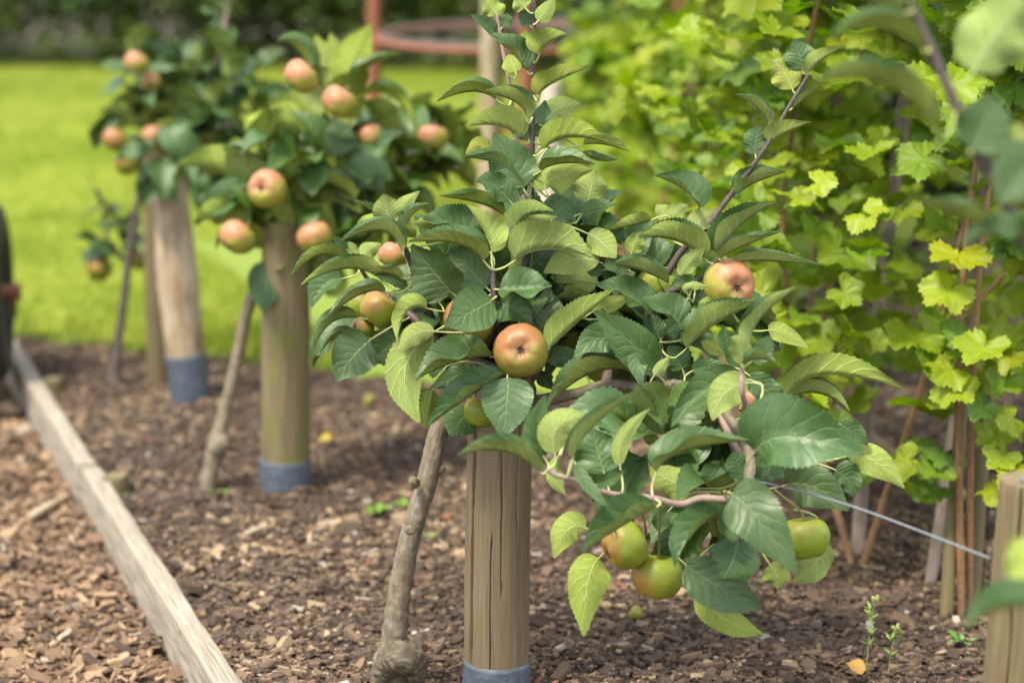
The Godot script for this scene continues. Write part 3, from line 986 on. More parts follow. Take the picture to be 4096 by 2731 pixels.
	clump(t, Vector3(-0.0252, 0.4157, -2.7131), Vector3(0.12, 0.07, 0.04), 42, r, 0.082, 0.1)
	clump(t, Vector3(0.1461, 0.4177, -2.7033), Vector3(0.105, 0.06, 0.04), 36, r, 0.082, 0.1)
	clump(t, Vector3(0.2166, 0.2611, -2.4852), Vector3(0.055, 0.055, 0.03), 18, r, 0.07, -0.1)
	clump(t, Vector3(0.1538, 0.3213, -2.5187), Vector3(0.06, 0.03, 0.025), 14, r, 0.075, -0.1)
	clump(t, Vector3(-0.1615, 0.3938, -2.7902), Vector3(0.05, 0.035, 0.02), 9, r, 0.075, 0.0)
	clump(t, Vector3(0.0607, 0.4885, -2.7288), Vector3(0.07, 0.05, 0.035), 12, r, 0.07, 0.1)

func second_tree() -> void:
	twigs = PackedVector3Array()
	var t := thing("apple_tree", "blurred low apple tree with rosy apples beside the algae stained post", "tree", Vector3.ZERO, "low apple trees of the row")
	var trunk := limb("trunk", t, PackedVector3Array([Vector3(-0.4538, -0.0185, -3.4683), Vector3(-0.4499, 0.0196, -3.4766), Vector3(-0.4382, 0.0703, -3.4875), Vector3(-0.4285, 0.1083, -3.4958), Vector3(-0.4091, 0.1906, -3.5136), Vector3(-0.3896, 0.2730, -3.5314), Vector3(-0.3475, 0.3554, -3.5492), Vector3(-0.2956, 0.4251, -3.5643), Vector3(-0.2308, 0.4567, -3.5712), Vector3(-0.1530, 0.4631, -3.5726)]), [0.012, 0.0125, 0.0145, 0.0095, 0.009, 0.0085, 0.0085, 0.008, 0.007, 0.005], M.bark, 14, 0.14)
	part("knot", tube(PackedVector3Array([Vector3(-0.4422, 0.0595, -3.4647), Vector3(-0.4261, 0.0740, -3.4679), Vector3(-0.4197, 0.0784, -3.4688)]), [0.013, 0.016, 0.006], 10, 4, 0.3), M.bark, trunk)
	limb("branch", t, PackedVector3Array([Vector3(-0.2923, 0.4312, -3.5247), Vector3(-0.2667, 0.5064, -3.5410), Vector3(-0.2603, 0.5753, -3.5559), Vector3(-0.2635, 0.6379, -3.5695)]), [0.007, 0.006, 0.004, 0.0025], M.twig, 8)
	limb("branch", t, PackedVector3Array([Vector3(-0.3475, 0.3554, -3.5492), Vector3(-0.3734, 0.3807, -3.5547), Vector3(-0.3928, 0.4124, -3.5616)]), [0.006, 0.005, 0.003], M.twig, 8)
	limb("branch", t, PackedVector3Array([Vector3(-0.2308, 0.4567, -3.5712), Vector3(-0.2113, 0.5011, -3.5808), Vector3(-0.1789, 0.5201, -3.5849)]), [0.006, 0.005, 0.003], M.twig, 8)
	var r := RandomNumberGenerator.new()
	r.seed = 31
	clump(t, Vector3(-0.2763, 0.5064, -3.5410), Vector3(0.086, 0.063, 0.060), 22, r, 0.086, 0.25, true)
	clump(t, Vector3(-0.3391, 0.4344, -3.5459), Vector3(0.081, 0.057, 0.060), 22, r, 0.086, 0.25, true)
	clump(t, Vector3(-0.2502, 0.4314, -3.5657), Vector3(0.098, 0.069, 0.072), 34, r, 0.086, 0.25, true)
	clump(t, Vector3(-0.1839, 0.4554, -3.6732), Vector3(0.103, 0.052, 0.072), 31, r, 0.086, 0.25, true)
	clump(t, Vector3(-0.1130, 0.4508, -3.7541), Vector3(0.081, 0.052, 0.072), 22, r, 0.086, 0.25, true)
	clump(t, Vector3(-0.3417, 0.3844, -3.4941), Vector3(0.057, 0.046, 0.048), 16, r, 0.086, 0.25, true)
	clump(t, Vector3(-0.2795, 0.3748, -3.5125), Vector3(0.069, 0.046, 0.060), 16, r, 0.086, 0.25, true)
	hand_leaves(t, SECOND_LEAVES, 3000)

func third_tree() -> void:
	twigs = PackedVector3Array()
	var t := thing("apple_tree", "far blurred low apple tree beside the leaning timber with blue foot", "tree", Vector3.ZERO, "low apple trees of the row")
	limb("trunk", t, PackedVector3Array([Vector3(-0.7028, -0.0042, -4.1569), Vector3(-0.7028, 0.0221, -4.1626), Vector3(-0.6928, 0.0897, -4.1773), Vector3(-0.6736, 0.2400, -4.2098), Vector3(-0.6567, 0.3377, -4.2309), Vector3(-0.6428, 0.3979, -4.2440), Vector3(-0.5813, 0.4279, -4.2505), Vector3(-0.5044, 0.4430, -4.2537), Vector3(-0.4429, 0.4430, -4.2537)]), [0.019, 0.013, 0.0075, 0.0068, 0.006, 0.006, 0.006, 0.005, 0.004], M.twig, 12, 0.1)
	limb("branch", t, PackedVector3Array([Vector3(-0.5854, 0.4241, -4.2803), Vector3(-0.5467, 0.5073, -4.2984), Vector3(-0.5234, 0.5603, -4.3098), Vector3(-0.5064, 0.6436, -4.3278), Vector3(-0.5033, 0.6738, -4.3344)]), [0.006, 0.005, 0.004, 0.003, 0.002], M.young, 8)
	limb("branch", t, PackedVector3Array([Vector3(-0.6473, 0.3938, -4.2738), Vector3(-0.6628, 0.4695, -4.2902), Vector3(-0.6628, 0.5300, -4.3033)]), [0.005, 0.004, 0.003], M.twig, 8)
	limb("branch", t, PackedVector3Array([Vector3(-0.6956, 0.1939, -4.2919), Vector3(-0.7270, 0.2246, -4.2985), Vector3(-0.7388, 0.2859, -4.3118)]), [0.005, 0.004, 0.003], M.twig, 8)
	limb("branch", t, PackedVector3Array([Vector3(-0.7325, 0.3030, -4.2541), Vector3(-0.7557, 0.2863, -4.2505), Vector3(-0.7697, 0.2879, -4.2508)]), [0.003, 0.002, 0.001], M.twig, 6)
	var r := RandomNumberGenerator.new()
	r.seed = 41
	clump(t, Vector3(-0.6551, 0.5338, -4.3041), Vector3(0.052, 0.046, 0.048), 13, r, 0.07, 0.15)
	clump(t, Vector3(-0.5803, 0.5128, -4.3200), Vector3(0.086, 0.069, 0.060), 26, r, 0.074, 0.15)
	clump(t, Vector3(-0.4925, 0.5149, -4.3000), Vector3(0.069, 0.063, 0.060), 22, r, 0.074, 0.15)
	clump(t, Vector3(-0.6520, 0.4530, -4.2661), Vector3(0.063, 0.052, 0.054), 22, r, 0.07, 0.0)
	clump(t, Vector3(-0.5441, 0.4342, -4.2621), Vector3(0.086, 0.057, 0.060), 31, r, 0.074, 0.0)
	clump(t, Vector3(-0.4572, 0.4142, -4.2373), Vector3(0.057, 0.069, 0.060), 23, r, 0.074, 0.0)
	clump(t, Vector3(-0.5161, 0.3646, -4.2061), Vector3(0.040, 0.046, 0.036), 13, r, 0.075, -0.5)
	clump(t, Vector3(-0.5645, 0.4133, -4.0120), Vector3(0.057, 0.029, 0.036), 11, r, 0.07, -0.2)
	clump(t, Vector3(-0.5041, 0.6133, -4.3213), Vector3(0.029, 0.069, 0.030), 7, r, 0.05, 0.3)
	clump(t, Vector3(-0.7349, 0.2706, -4.3085), Vector3(0.029, 0.034, 0.030), 7, r, 0.045, 0.1)
	clump(t, Vector3(-0.7113, 0.2169, -4.2969), Vector3(0.052, 0.034, 0.036), 13, r, 0.05, 0.0)

func near_tree() -> void:
	twigs = PackedVector3Array()
	var t := thing("apple_tree", "out of focus apple shoot leaning in above the wire stake", "tree", Vector3.ZERO, "low apple trees of the row")
	limb("trunk", t, PackedVector3Array([Vector3(0.4436, 0.2857, -1.7743), Vector3(0.4397, 0.3997, -1.7990), Vector3(0.4300, 0.5517, -1.8319), Vector3(0.4145, 0.6182, -1.8463), Vector3(0.3977, 0.6581, -1.8549), Vector3(0.3589, 0.7292, -1.8703), Vector3(0.3233, 0.8054, -1.8868), Vector3(0.3095, 0.8367, -1.8936), Vector3(0.3017, 0.8595, -1.8985)]), [0.012, 0.010, 0.008, 0.006, 0.0048, 0.0044, 0.0040, 0.0036, 0.003], M.twig, 12, 0.06)
	limb("branch", t, PackedVector3Array([Vector3(0.4173, 0.4151, -1.7205), Vector3(0.4043, 0.4096, -1.7193), Vector3(0.3950, 0.4096, -1.7193)]), [0.005, 0.004, 0.002], M.twig, 8, 0.06)
	hand_leaves(t, NEAR_LEAVES, 5000)

# ---------------------------------------------------------------- apples
func apple_mesh(green: Color, blush: Color, way: Vector3, share: float, sd: float, tall: float, rough_skin := 0.3) -> ArrayMesh:
	var rows := 40
	var cols := 49
	var pos := PackedVector3Array()
	var col := PackedColorArray()
	for i in rows:
		var f := PI * i / (rows - 1)
		for j in cols:
			var l := TAU * (j % (cols - 1)) / (cols - 1)
			var rad := pow(sin(f), 0.86) * (1.0 + 0.06 * cos(f))
			var y := tall * cos(f) - 0.34 * tall * exp(-pow(f / 0.36, 2.0)) + 0.26 * tall * exp(-pow((PI - f) / 0.36, 2.0))
			y += 0.022 * cos(l * 5.0) * exp(-pow((PI - f - 0.55) / 0.4, 2.0))
			var p := Vector3(rad * cos(l), y, rad * sin(l))
			p *= 1.0 + 0.055 * noise.get_noise_3d(p.x * 0.8 + sd, p.y * 0.8, p.z * 0.8)
			pos.append(p)
			var n := p.normalized()
			var lot := smoothstep(0.9 - share * 1.6, 1.7 - share * 1.6, n.dot(way) + 0.55 * noise.get_noise_3d(p.x * 1.8 + sd, p.y * 1.8, p.z * 1.8) + 0.25 * noise.get_noise_3d(p.x * 6.0, p.y * 6.0 + sd, p.z * 6.0) + 0.5)
			var c := green.lerp(blush, lot)
			var russet := smoothstep(0.1, 0.55, noise.get_noise_3d(p.x * 3.5 + 9.0, p.y * 3.5 + sd, p.z * 3.5) + 0.55 * exp(-pow((PI - f) / 0.45, 2.0)))
			var streak := smoothstep(0.1, 0.5, noise.get_noise_3d(cos(l) * 7.0 + sd, p.y * 0.9, sin(l) * 7.0))
			c = c.lerp(blush * 0.8, streak * 0.3 * lot + 0.04)
			c = c.lerp(Color(0.20, 0.115, 0.05), russet * rough_skin)
			c = c.lerp(Color(0.10, 0.065, 0.03), 0.8 * exp(-pow((PI - f) / 0.13, 2.0)))
			col.append(c * (1.0 + 0.14 * noise.get_noise_3d(p.x * 14.0, p.y * 14.0 + sd, p.z * 14.0)))
	return sheet(pos, rows, cols, true, pos[20 * cols + 5], 20 * cols + 5, PackedVector2Array(), col)

func apple(label: String, at: Vector3, wide: float, eye: Vector3, colour: int, hang: Vector3, sunny := Vector3(-0.35, 0.85, 0.25)) -> void:
	var o := thing("apple", label, "apple", at, "apples on the low trees")
	var y := -eye.normalized()
	var x := y.cross(Vector3(0.31, 0.2, 0.93)).normalized()
	var b := Basis(x, y, x.cross(y))
	var r := wide / 2.0
	var way: Vector3 = b.inverse() * sunny.normalized()
	var green: Color = [Color(0.25, 0.24, 0.03), Color(0.215, 0.285, 0.018), Color(0.32, 0.335, 0.04), Color(0.225, 0.31, 0.018)][colour]
	var blush: Color = [Color(0.36, 0.155, 0.055), Color(0.34, 0.19, 0.035), Color(0.45, 0.195, 0.10), Color(0.23, 0.21, 0.025)][colour]
	var share: float = [0.34, 0.24, 0.30, 0.05][colour]
	var sd := at.x * 97.0 + at.y * 31.0
	part("skin", apple_mesh(green, blush, way, share, sd, 0.86 if colour != 1 else 0.92, [0.55, 0.12, 0.25, 0.06][colour]), M.apple, o, Transform3D(b * r, Vector3.ZERO))
	# dried flower end
	var cal := PackedVector3Array()
	var rows := 5
	var st := []
	for k in 6:
		var a := TAU * k / 6.0 + sd
		var out := Vector3(cos(a), 0, sin(a))
		var pts := PackedVector3Array([Vector3(0, -0.60, 0) + out * 0.02, Vector3(0, -0.67, 0) + out * 0.07, Vector3(0, -0.77, 0) + out * (0.10 + 0.06 * sin(a * 3.0)), Vector3(0, -0.80, 0) + out * (0.17 + 0.05 * cos(a * 2.0))])
		st.append(pts)
	var tool := SurfaceTool.new()
	for pts in st:
		tool.append_from(tube(pts, [0.03, 0.036, 0.026, 0.008], 6, 3), 0, Transform3D())
	part("calyx", tool.commit(), M.calyx, o, Transform3D(b * r, Vector3.ZERO))
	var from := b * Vector3(0, r * 0.5, 0)
	var to := hang - at
	if to.length() > 0.09:
		to = to * (0.09 / to.length())
	part("stem", tube(PackedVector3Array([from, from + y * r * 0.5, from.lerp(to, 0.7) + y * 0.004, to]), [0.0012, 0.0013, 0.0014, 0.0018], 7, 5), M.stem, o)

func apples() -> void:
	var e := Vector3(0.02, 0.36, 0.94)
	apple("russet apple facing forward with its star shaped flower end showing, above the cracked post", Vector3(0.0096, 0.4046, -2.5879), 0.0605, Vector3(-0.03, 0.30, 0.95), 0, Vector3(-0.0023, 0.3846, -2.6552))
	apple("orange apple half covered by a broad flat leaf beside the forward facing russet apple", Vector3(-0.0493, 0.4285, -2.6238), 0.0575, Vector3(-0.6, -0.5, 0.5), 0, Vector3(-0.0303, 0.4388, -2.6567))
	apple("green and rosy apple with its flower end showing, under the right hand shoot", Vector3(0.2402, 0.4715, -2.6229), 0.0585, Vector3(0.34, 0.05, 0.93), 2, Vector3(0.2231, 0.4890, -2.6471), Vector3(0.6, 0.65, 0.3))
	apple("large olive green apple of the cluster over the algae stained post", Vector3(-0.1527, 0.4247, -2.7150), 0.0455, Vector3(-0.5, -0.7, 0.2), 1, Vector3(-0.1408, 0.4399, -2.7388))
	apple("dull green apple hidden behind the olive apple of the cluster over the algae post", Vector3(-0.1732, 0.4233, -2.7556), 0.043, Vector3(-0.4, -0.8, -0.2), 3, Vector3(-0.1529, 0.4408, -2.7492))
	apple("smallest brownish apple below the olive apple of the cluster", Vector3(-0.1725, 0.4011, -2.7201), 0.029, Vector3(-0.7, 0.3, 0.5), 1, Vector3(-0.1523, 0.3948, -2.7290))
	apple("yellow green apple peeping out between leaves left of the flower end apple", Vector3(0.1665, 0.4615, -2.6719), 0.052, Vector3(0.2, -0.9, 0.2), 3, Vector3(0.1575, 0.4853, -2.6668))
	apple("pale yellow apple deep in the leaves below the tall dark shoot", Vector3(0.1214, 0.4865, -2.7079), 0.042, Vector3(-0.2, -0.9, 0.1), 2, Vector3(0.1332, 0.4707, -2.6841))
	apple("slim green apple hanging behind the flat leaf right over the cracked post", Vector3(-0.0341, 0.3310, -2.6027), 0.040, Vector3(-0.1, -0.98, 0.15), 3, Vector3(-0.0161, 0.3693, -2.6212))
	apple("rosy apple mostly hidden behind the pale young shoot tip", Vector3(-0.1388, 0.4754, -2.7772), 0.036, Vector3(-0.5, -0.7, 0.2), 2, Vector3(-0.1173, 0.4615, -2.7332))
	apple("orange flushed apple touching the green apple on the hanging front branch", Vector3(0.1170, 0.2344, -2.4181), 0.0525, Vector3(-0.86, -0.38, 0.30), 1, Vector3(0.1318, 0.2860, -2.3985), Vector3(-0.95, -0.1, 0.25))
	apple("green apple with a deep stem hollow lowest on the hanging front branch", Vector3(0.1531, 0.1965, -2.4303), 0.054, Vector3(-0.05, -0.97, 0.1), 1, Vector3(0.1530, 0.2807, -2.4076), Vector3(-0.9, -0.35, 0.0))
	apple("plain green apple half behind the glossy leaf beside the wire", Vector3(0.3056, 0.2387, -2.4292), 0.055, Vector3(0.1, -0.97, 0.15), 3, Vector3(0.2741, 0.2905, -2.4302))
	apple("orange apple just peeping out behind the reddish twig of the front branch", Vector3(0.2619, 0.3602, -2.5271), 0.038, Vector3(0.2, -0.8, 0.3), 2, Vector3(0.2433, 0.3576, -2.5061))
	apple("lemon coloured apple sliver between the darkest broad leaf and the red stalks", Vector3(-0.0638, 0.4541, -2.6805), 0.034, Vector3(-0.3, -0.8, 0.3), 3, Vector3(-0.0416, 0.4505, -2.6695))
	var z := 3.55
	apple("rosy apple highest on the second tree beside upright yellow leaves", Vector3(-0.3014, 0.6138, -3.4517), 0.051, Vector3(-0.6, -0.6, 0.2), 2, Vector3(-0.2731, 0.5878, -3.5586))
	apple("rosy apple just right of the highest apple on the second tree", Vector3(-0.2472, 0.5790, -3.4442), 0.052, Vector3(-0.5, -0.8, 0.2), 2, Vector3(-0.2635, 0.5753, -3.5559))
	apple("peach coloured apple with a dark flower end spot above the hanging dark leaf", Vector3(-0.3503, 0.4580, -3.4180), 0.056, Vector3(-0.35, 0.25, 0.85), 2, Vector3(-0.3584, 0.3840, -3.5350))
	apple("pink and green apple on the outer side of the second tree", Vector3(-0.3924, 0.3900, -3.4033), 0.053, Vector3(-0.6, -0.7, 0.4), 2, Vector3(-0.3842, 0.4029, -3.5391))
	apple("pink apple directly above the top of the algae stained post", Vector3(-0.2818, 0.3900, -3.4033), 0.052, Vector3(0.3, -0.8, 0.3), 2, Vector3(-0.3069, 0.4092, -3.5404))
	apple("peach apple in the middle of the second tree's far arm", Vector3(-0.2110, 0.5134, -3.5630), 0.046, Vector3(0.1, -0.8, 0.3), 2, Vector3(-0.2149, 0.4868, -3.6391))
	apple("pale pink apple at the far arm's end beside the background stake", Vector3(-0.1197, 0.5042, -3.6224), 0.048, Vector3(-0.1, -0.9, 0.2), 2, Vector3(-0.1581, 0.4526, -3.6931))
	apple("brownish pink apple on the outermost twig of the farthest tree", Vector3(-0.6856, 0.4323, -4.1491), 0.045, Vector3(-0.5, -0.7, 0.3), 0, Vector3(-0.6659, 0.4129, -4.2472))
	apple("yellow apple right over the thin olive post", Vector3(-0.6105, 0.4404, -4.0997), 0.047, Vector3(0.1, -0.5, 0.8), 0, Vector3(-0.6321, 0.4043, -4.2249))
	apple("yellow and pink apple at the top of the farthest tree", Vector3(-0.6527, 0.5591, -4.2072), 0.044, Vector3(-0.4, -0.7, 0.2), 2, Vector3(-0.6597, 0.5160, -4.2900))
	apple("brown red apple shaded by leaves under the farthest tree's top apple", Vector3(-0.6305, 0.5238, -4.2201), 0.036, Vector3(0, -0.4, 0.8), 0, Vector3(-0.6613, 0.4998, -4.2967))
	apple("dim green apple under the brownish pink apple of the farthest tree", Vector3(-0.6685, 0.3894, -4.1603), 0.042, Vector3(0, -0.8, 0.4), 1, Vector3(-0.6690, 0.3876, -4.2622))
	apple("small brown apple hanging between the second and the farthest tree", Vector3(-0.4776, 0.3552, -4.1119), 0.034, Vector3(0.1, -0.8, 0.4), 1, Vector3(-0.4659, 0.3852, -4.1696))
	apple("green apple low beside the dark thin trunk of the farthest tree", Vector3(-0.7452, 0.1793, -4.2887), 0.047, Vector3(-0.1, -0.8, 0.4), 1, Vector3(-0.7270, 0.2246, -4.2985))
	apple("small green apple behind the dark thin trunk of the farthest tree", Vector3(-0.6739, 0.1924, -4.3120), 0.037, Vector3(0.3, -0.7, 0.4), 1, Vector3(-0.6956, 0.2092, -4.2952))

# ---------------------------------------------------------------- currants
func lobed_leaf(sd: int, c: Color) -> ArrayMesh:
	var r := RandomNumberGenerator.new()
	r.seed = sd
	var rings := 6
	var n := 60
	var pos := PackedVector3Array()
	var nor := PackedVector3Array()
	var col := PackedColorArray()
	var cup := r.randf_range(-0.25, 0.35)
	var wob := r.randf_range(0.05, 0.16)
	var shape_b := r.randf_range(0.12, 0.22)
	var shape_a := 0.53 - shape_b
	var ph := r.randf() * TAU
	for i in rings + 1:
		var q := float(i) / rings
		for k in n + 1:
			var a := TAU * k / n                        # 0 is the leaf tip, PI the stalk
			var b := wrapf(a, -PI, PI)
			var lobe := maxf(maxf(exp(-pow(b / 0.42, 2.0)), 0.92 * exp(-pow((absf(b) - 1.05) / 0.42, 2.0))), 0.70 * exp(-pow((absf(b) - 2.1) / 0.42, 2.0)))
			var rad := shape_a + shape_b * lobe + 0.03 * noise.get_noise_2d(b * 2.0, sd * 3.0)
			rad *= 1.0 - 0.75 * smoothstep(2.5, PI, absf(b))
			if i == rings:
				rad *= 1.0 + 0.05 * (1.0 if k % 2 == 0 else -1.0)
			var rr := rad * q
			var vein := minf(minf(absf(b), absf(absf(b) - 1.05)), absf(absf(b) - 2.1))
			var y := cup * rr * rr * 1.6 + 0.09 * q * noise.get_noise_3d(cos(b) * rr * 9.0, sin(b) * rr * 9.0, ph) + wob * q * q * sin(b * 3.0 + ph) * 0.6 + 0.05 * q * minf(vein * 2.0, 0.6)
			pos.append(Vector3(rr * cos(b) + 0.1, y - 0.25 * pow(maxf(rr * cos(b), 0.0), 2.0), rr * sin(b)))
			var pale := exp(-pow(vein / (0.03 + 0.05 * (1.0 - q)), 2.0)) * 0.35
			col.append(c.lerp(Color(0.33, 0.42, 0.10), pale) * (1.0 + 0.16 * noise.get_noise_3d(rr * cos(b) * 6.0 + sd, rr * sin(b) * 6.0, 3.0)))
	return sheet(pos, rings + 1, n + 1, true, Vector3.UP, 3 * (n + 1) + 8, PackedVector2Array(), col)

func currants() -> void:
	var kinds := []
	var shades := [Color(0.25, 0.345, 0.012), Color(0.18, 0.285, 0.016), Color(0.31, 0.38, 0.012), Color(0.13, 0.225, 0.030), Color(0.27, 0.36, 0.014), Color(0.35, 0.385, 0.014)]
	for k in 14:
		kinds.append(lobed_leaf(600 + k, shades[k % 6]))
	var stalk_mat: Material = M.cane
	var group := "currant bushes trained on stakes behind the apple row"
	# foot, labels, leaf tones (how many of the kinds in use), leaf size, tops
	var rows := [
		[Vector3(0.5686, 0.0000, -2.8982), "yellow green currant bush rising from behind the round wire stake", 3.05],
		[Vector3(0.4667, 0.0000, -3.1076), "currant bush on the leaning grey stake with a crinkled dark top", 3.3],
		[Vector3(0.4372, 0.0000, -3.4744), "currant bush behind the flower end apple, tied with a black clip", 3.65],
		[Vector3(0.3663, 0.0000, -4.0896), "bright yellow green currant bush behind the right hand apple shoot", 4.1],
		[Vector3(0.2767, 0.0000, -4.6420), "soft focus currant bush with reddish brown bare twigs", 4.6],
		[Vector3(0.2301, 0.0000, -5.1465), "blurred yellow green currant bush beside the pale background stakes", 5.15],
	]
	for b in rows.size():
		var foot: Vector3 = rows[b][0]
		var o := thing("currant_bush", rows[b][1], "bush", foot, group)
		var r := RandomNumberGenerator.new()
		r.seed = 700 + b
		var canes := []
		for k in (2 if b < 2 else 4):
			var lean := Vector3(r.randf_range(-0.20 if b < 3 else -0.02, 0.30), 1.15 + r.randf_range(-0.2, 0.25), r.randf_range(-0.30, 0.06))
			var pts := PackedVector3Array([Vector3(r.randf_range(-0.03, 0.03), -0.04, r.randf_range(-0.03, 0.03)), lean * 0.3 + Vector3(r.randf_range(-0.06, 0.06), 0, r.randf_range(-0.06, 0.06)), lean * 0.65 + Vector3(r.randf_range(-0.06, 0.06), 0, r.randf_range(-0.06, 0.06)), lean])
			canes.append(pts)
			var cane := part("cane", tube(pts, [0.0055, 0.0042, 0.0032, 0.0015], 7, 6, 0.05), stalk_mat, o)
			for s in (5 if b < 2 else 2):
				var u := r.randf_range(0.3, 0.9)
				var from := spline(pts, u)
				var side := Vector3(r.randf_range(-0.16, 0.16), r.randf_range(0.05, 0.18), r.randf_range(-0.14, 0.14))
				var tw := PackedVector3Array([from, from + side * 0.5 + Vector3(0, -0.01, 0), from + side])
				canes.append(tw)
				part("twig", tube(tw, [0.0028, 0.0022, 0.0012], 6, 4, 0.05), stalk_mat, cane)
		var count := 230
		for k in count:
			var pts: PackedVector3Array = canes[r.randi() % canes.size()]
			var u := pow(r.randf(), 0.8) * 0.85 + 0.15
			var p := spline(pts, u)
			if p.y < 0.12 + r.randf() * 0.14:
				p.y += r.randf_range(0.2, 0.6)
			p += Vector3(r.randfn() * 0.06, r.randfn() * 0.05, r.randfn() * 0.06)
			var yaw := r.randf() * TAU
			var out := Vector3(cos(yaw), r.randf_range(-0.7, 0.15), sin(yaw) + 0.45).normalized()
			var up := (Vector3(r.randf_range(-0.5, 0.5), 0.85, r.randf_range(-0.2, 1.0))).normalized()
			var z := out.cross(up).normalized()
			var long := r.randf_range(0.05, 0.092)
			var pick := r.randi() % kinds.size()
			part("leaf", kinds[pick], M.currant, o, Transform3D(Basis(out * long, z.cross(out) * long, z * long), p))
		var where := [[], [], [], []]
		var tints := [PackedColorArray(), PackedColorArray(), PackedColorArray(), PackedColorArray()]
		for k in (300 if b < 3 else 420):
			var p := Vector3(r.randf_range(-0.27 if b < 3 else -0.10, 0.36), 0.16 + 1.15 * r.randf(), r.randf_range(-0.34, 0.02))
			p.x += 0.10 * noise.get_noise_2d(p.y * 4.0, b * 9.0)
			var yaw := r.randf() * TAU
			var out := Vector3(cos(yaw), r.randf_range(-0.7, 0.2), sin(yaw) + 0.4).normalized()
			var z := out.cross(Vector3(r.randf_range(-0.6, 0.6), 0.85, r.randf_range(-0.3, 1.0)).normalized()).normalized()
			var long := r.randf_range(0.045, 0.074)
			var pick := r.randi() % 4
			where[pick].append(Transform3D(Basis(out * long, z.cross(out) * long, z * long), p))
			tints[pick].append(Color.WHITE * r.randf_range(0.75, 1.1))
		for k in 4:
			many("inner_foliage", kinds[[0, 1, 4, 8][k]], M.currant, where[k], tints[k], o)
		if b == 0:
			var spots := [Vector3(0.5828, 0.3493, -2.9136), Vector3(0.6011, 0.3436, -2.9021), Vector3(0.5652, 0.3426, -2.8814), Vector3(0.6110, 0.3370, -2.8700), Vector3(0.5350, 0.3237, -2.8569), Vector3(0.5384, 0.3054, -2.8427), Vector3(0.5726, 0.2823, -2.8377), Vector3(0.6077, 0.3063, -2.8736), Vector3(0.6089, 0.2644, -2.8440), Vector3(0.5938, 0.2363, -2.8687), Vector3(0.5983, 0.2206, -2.8346), Vector3(0.6147, 0.2077, -2.8215), Vector3(0.5971, 0.1739, -2.8449), Vector3(0.6141, 0.1716, -2.8240), Vector3(0.5297, 0.1575, -2.9130), Vector3(0.5316, 0.1841, -2.8983)]
			for k in spots.size():
				var out := Vector3(-0.7 + r.randf_range(-0.3, 0.3), r.randf_range(-0.5, 0.0), 0.6).normalized()
				var z := out.cross(Vector3(r.randf_range(-0.5, 0.3), 0.9, 0.5).normalized()).normalized()
				var long := r.randf_range(0.05, 0.07)
				part("leaf", kinds[[2, 0, 4, 5, 2, 8, 3, 1][k % 8]], M.currant, o, Transform3D(Basis(out * long, z.cross(out) * long, z * long), spots[k] - foot))
	var o2 := thing("fallen_cane", "pale straight cane lying slantwise on the soil under the currants", "cane", Vector3.ZERO)
	part("shaft", tube(PackedVector3Array([Vector3(0.5070, 0.0600, -3.7481), Vector3(0.5719, 0.0500, -3.4755), Vector3(0.6627, 0.0200, -3.3454)]), [0.006, 0.0065, 0.006], 10, 6, 0.05), M.pale_post, o2)

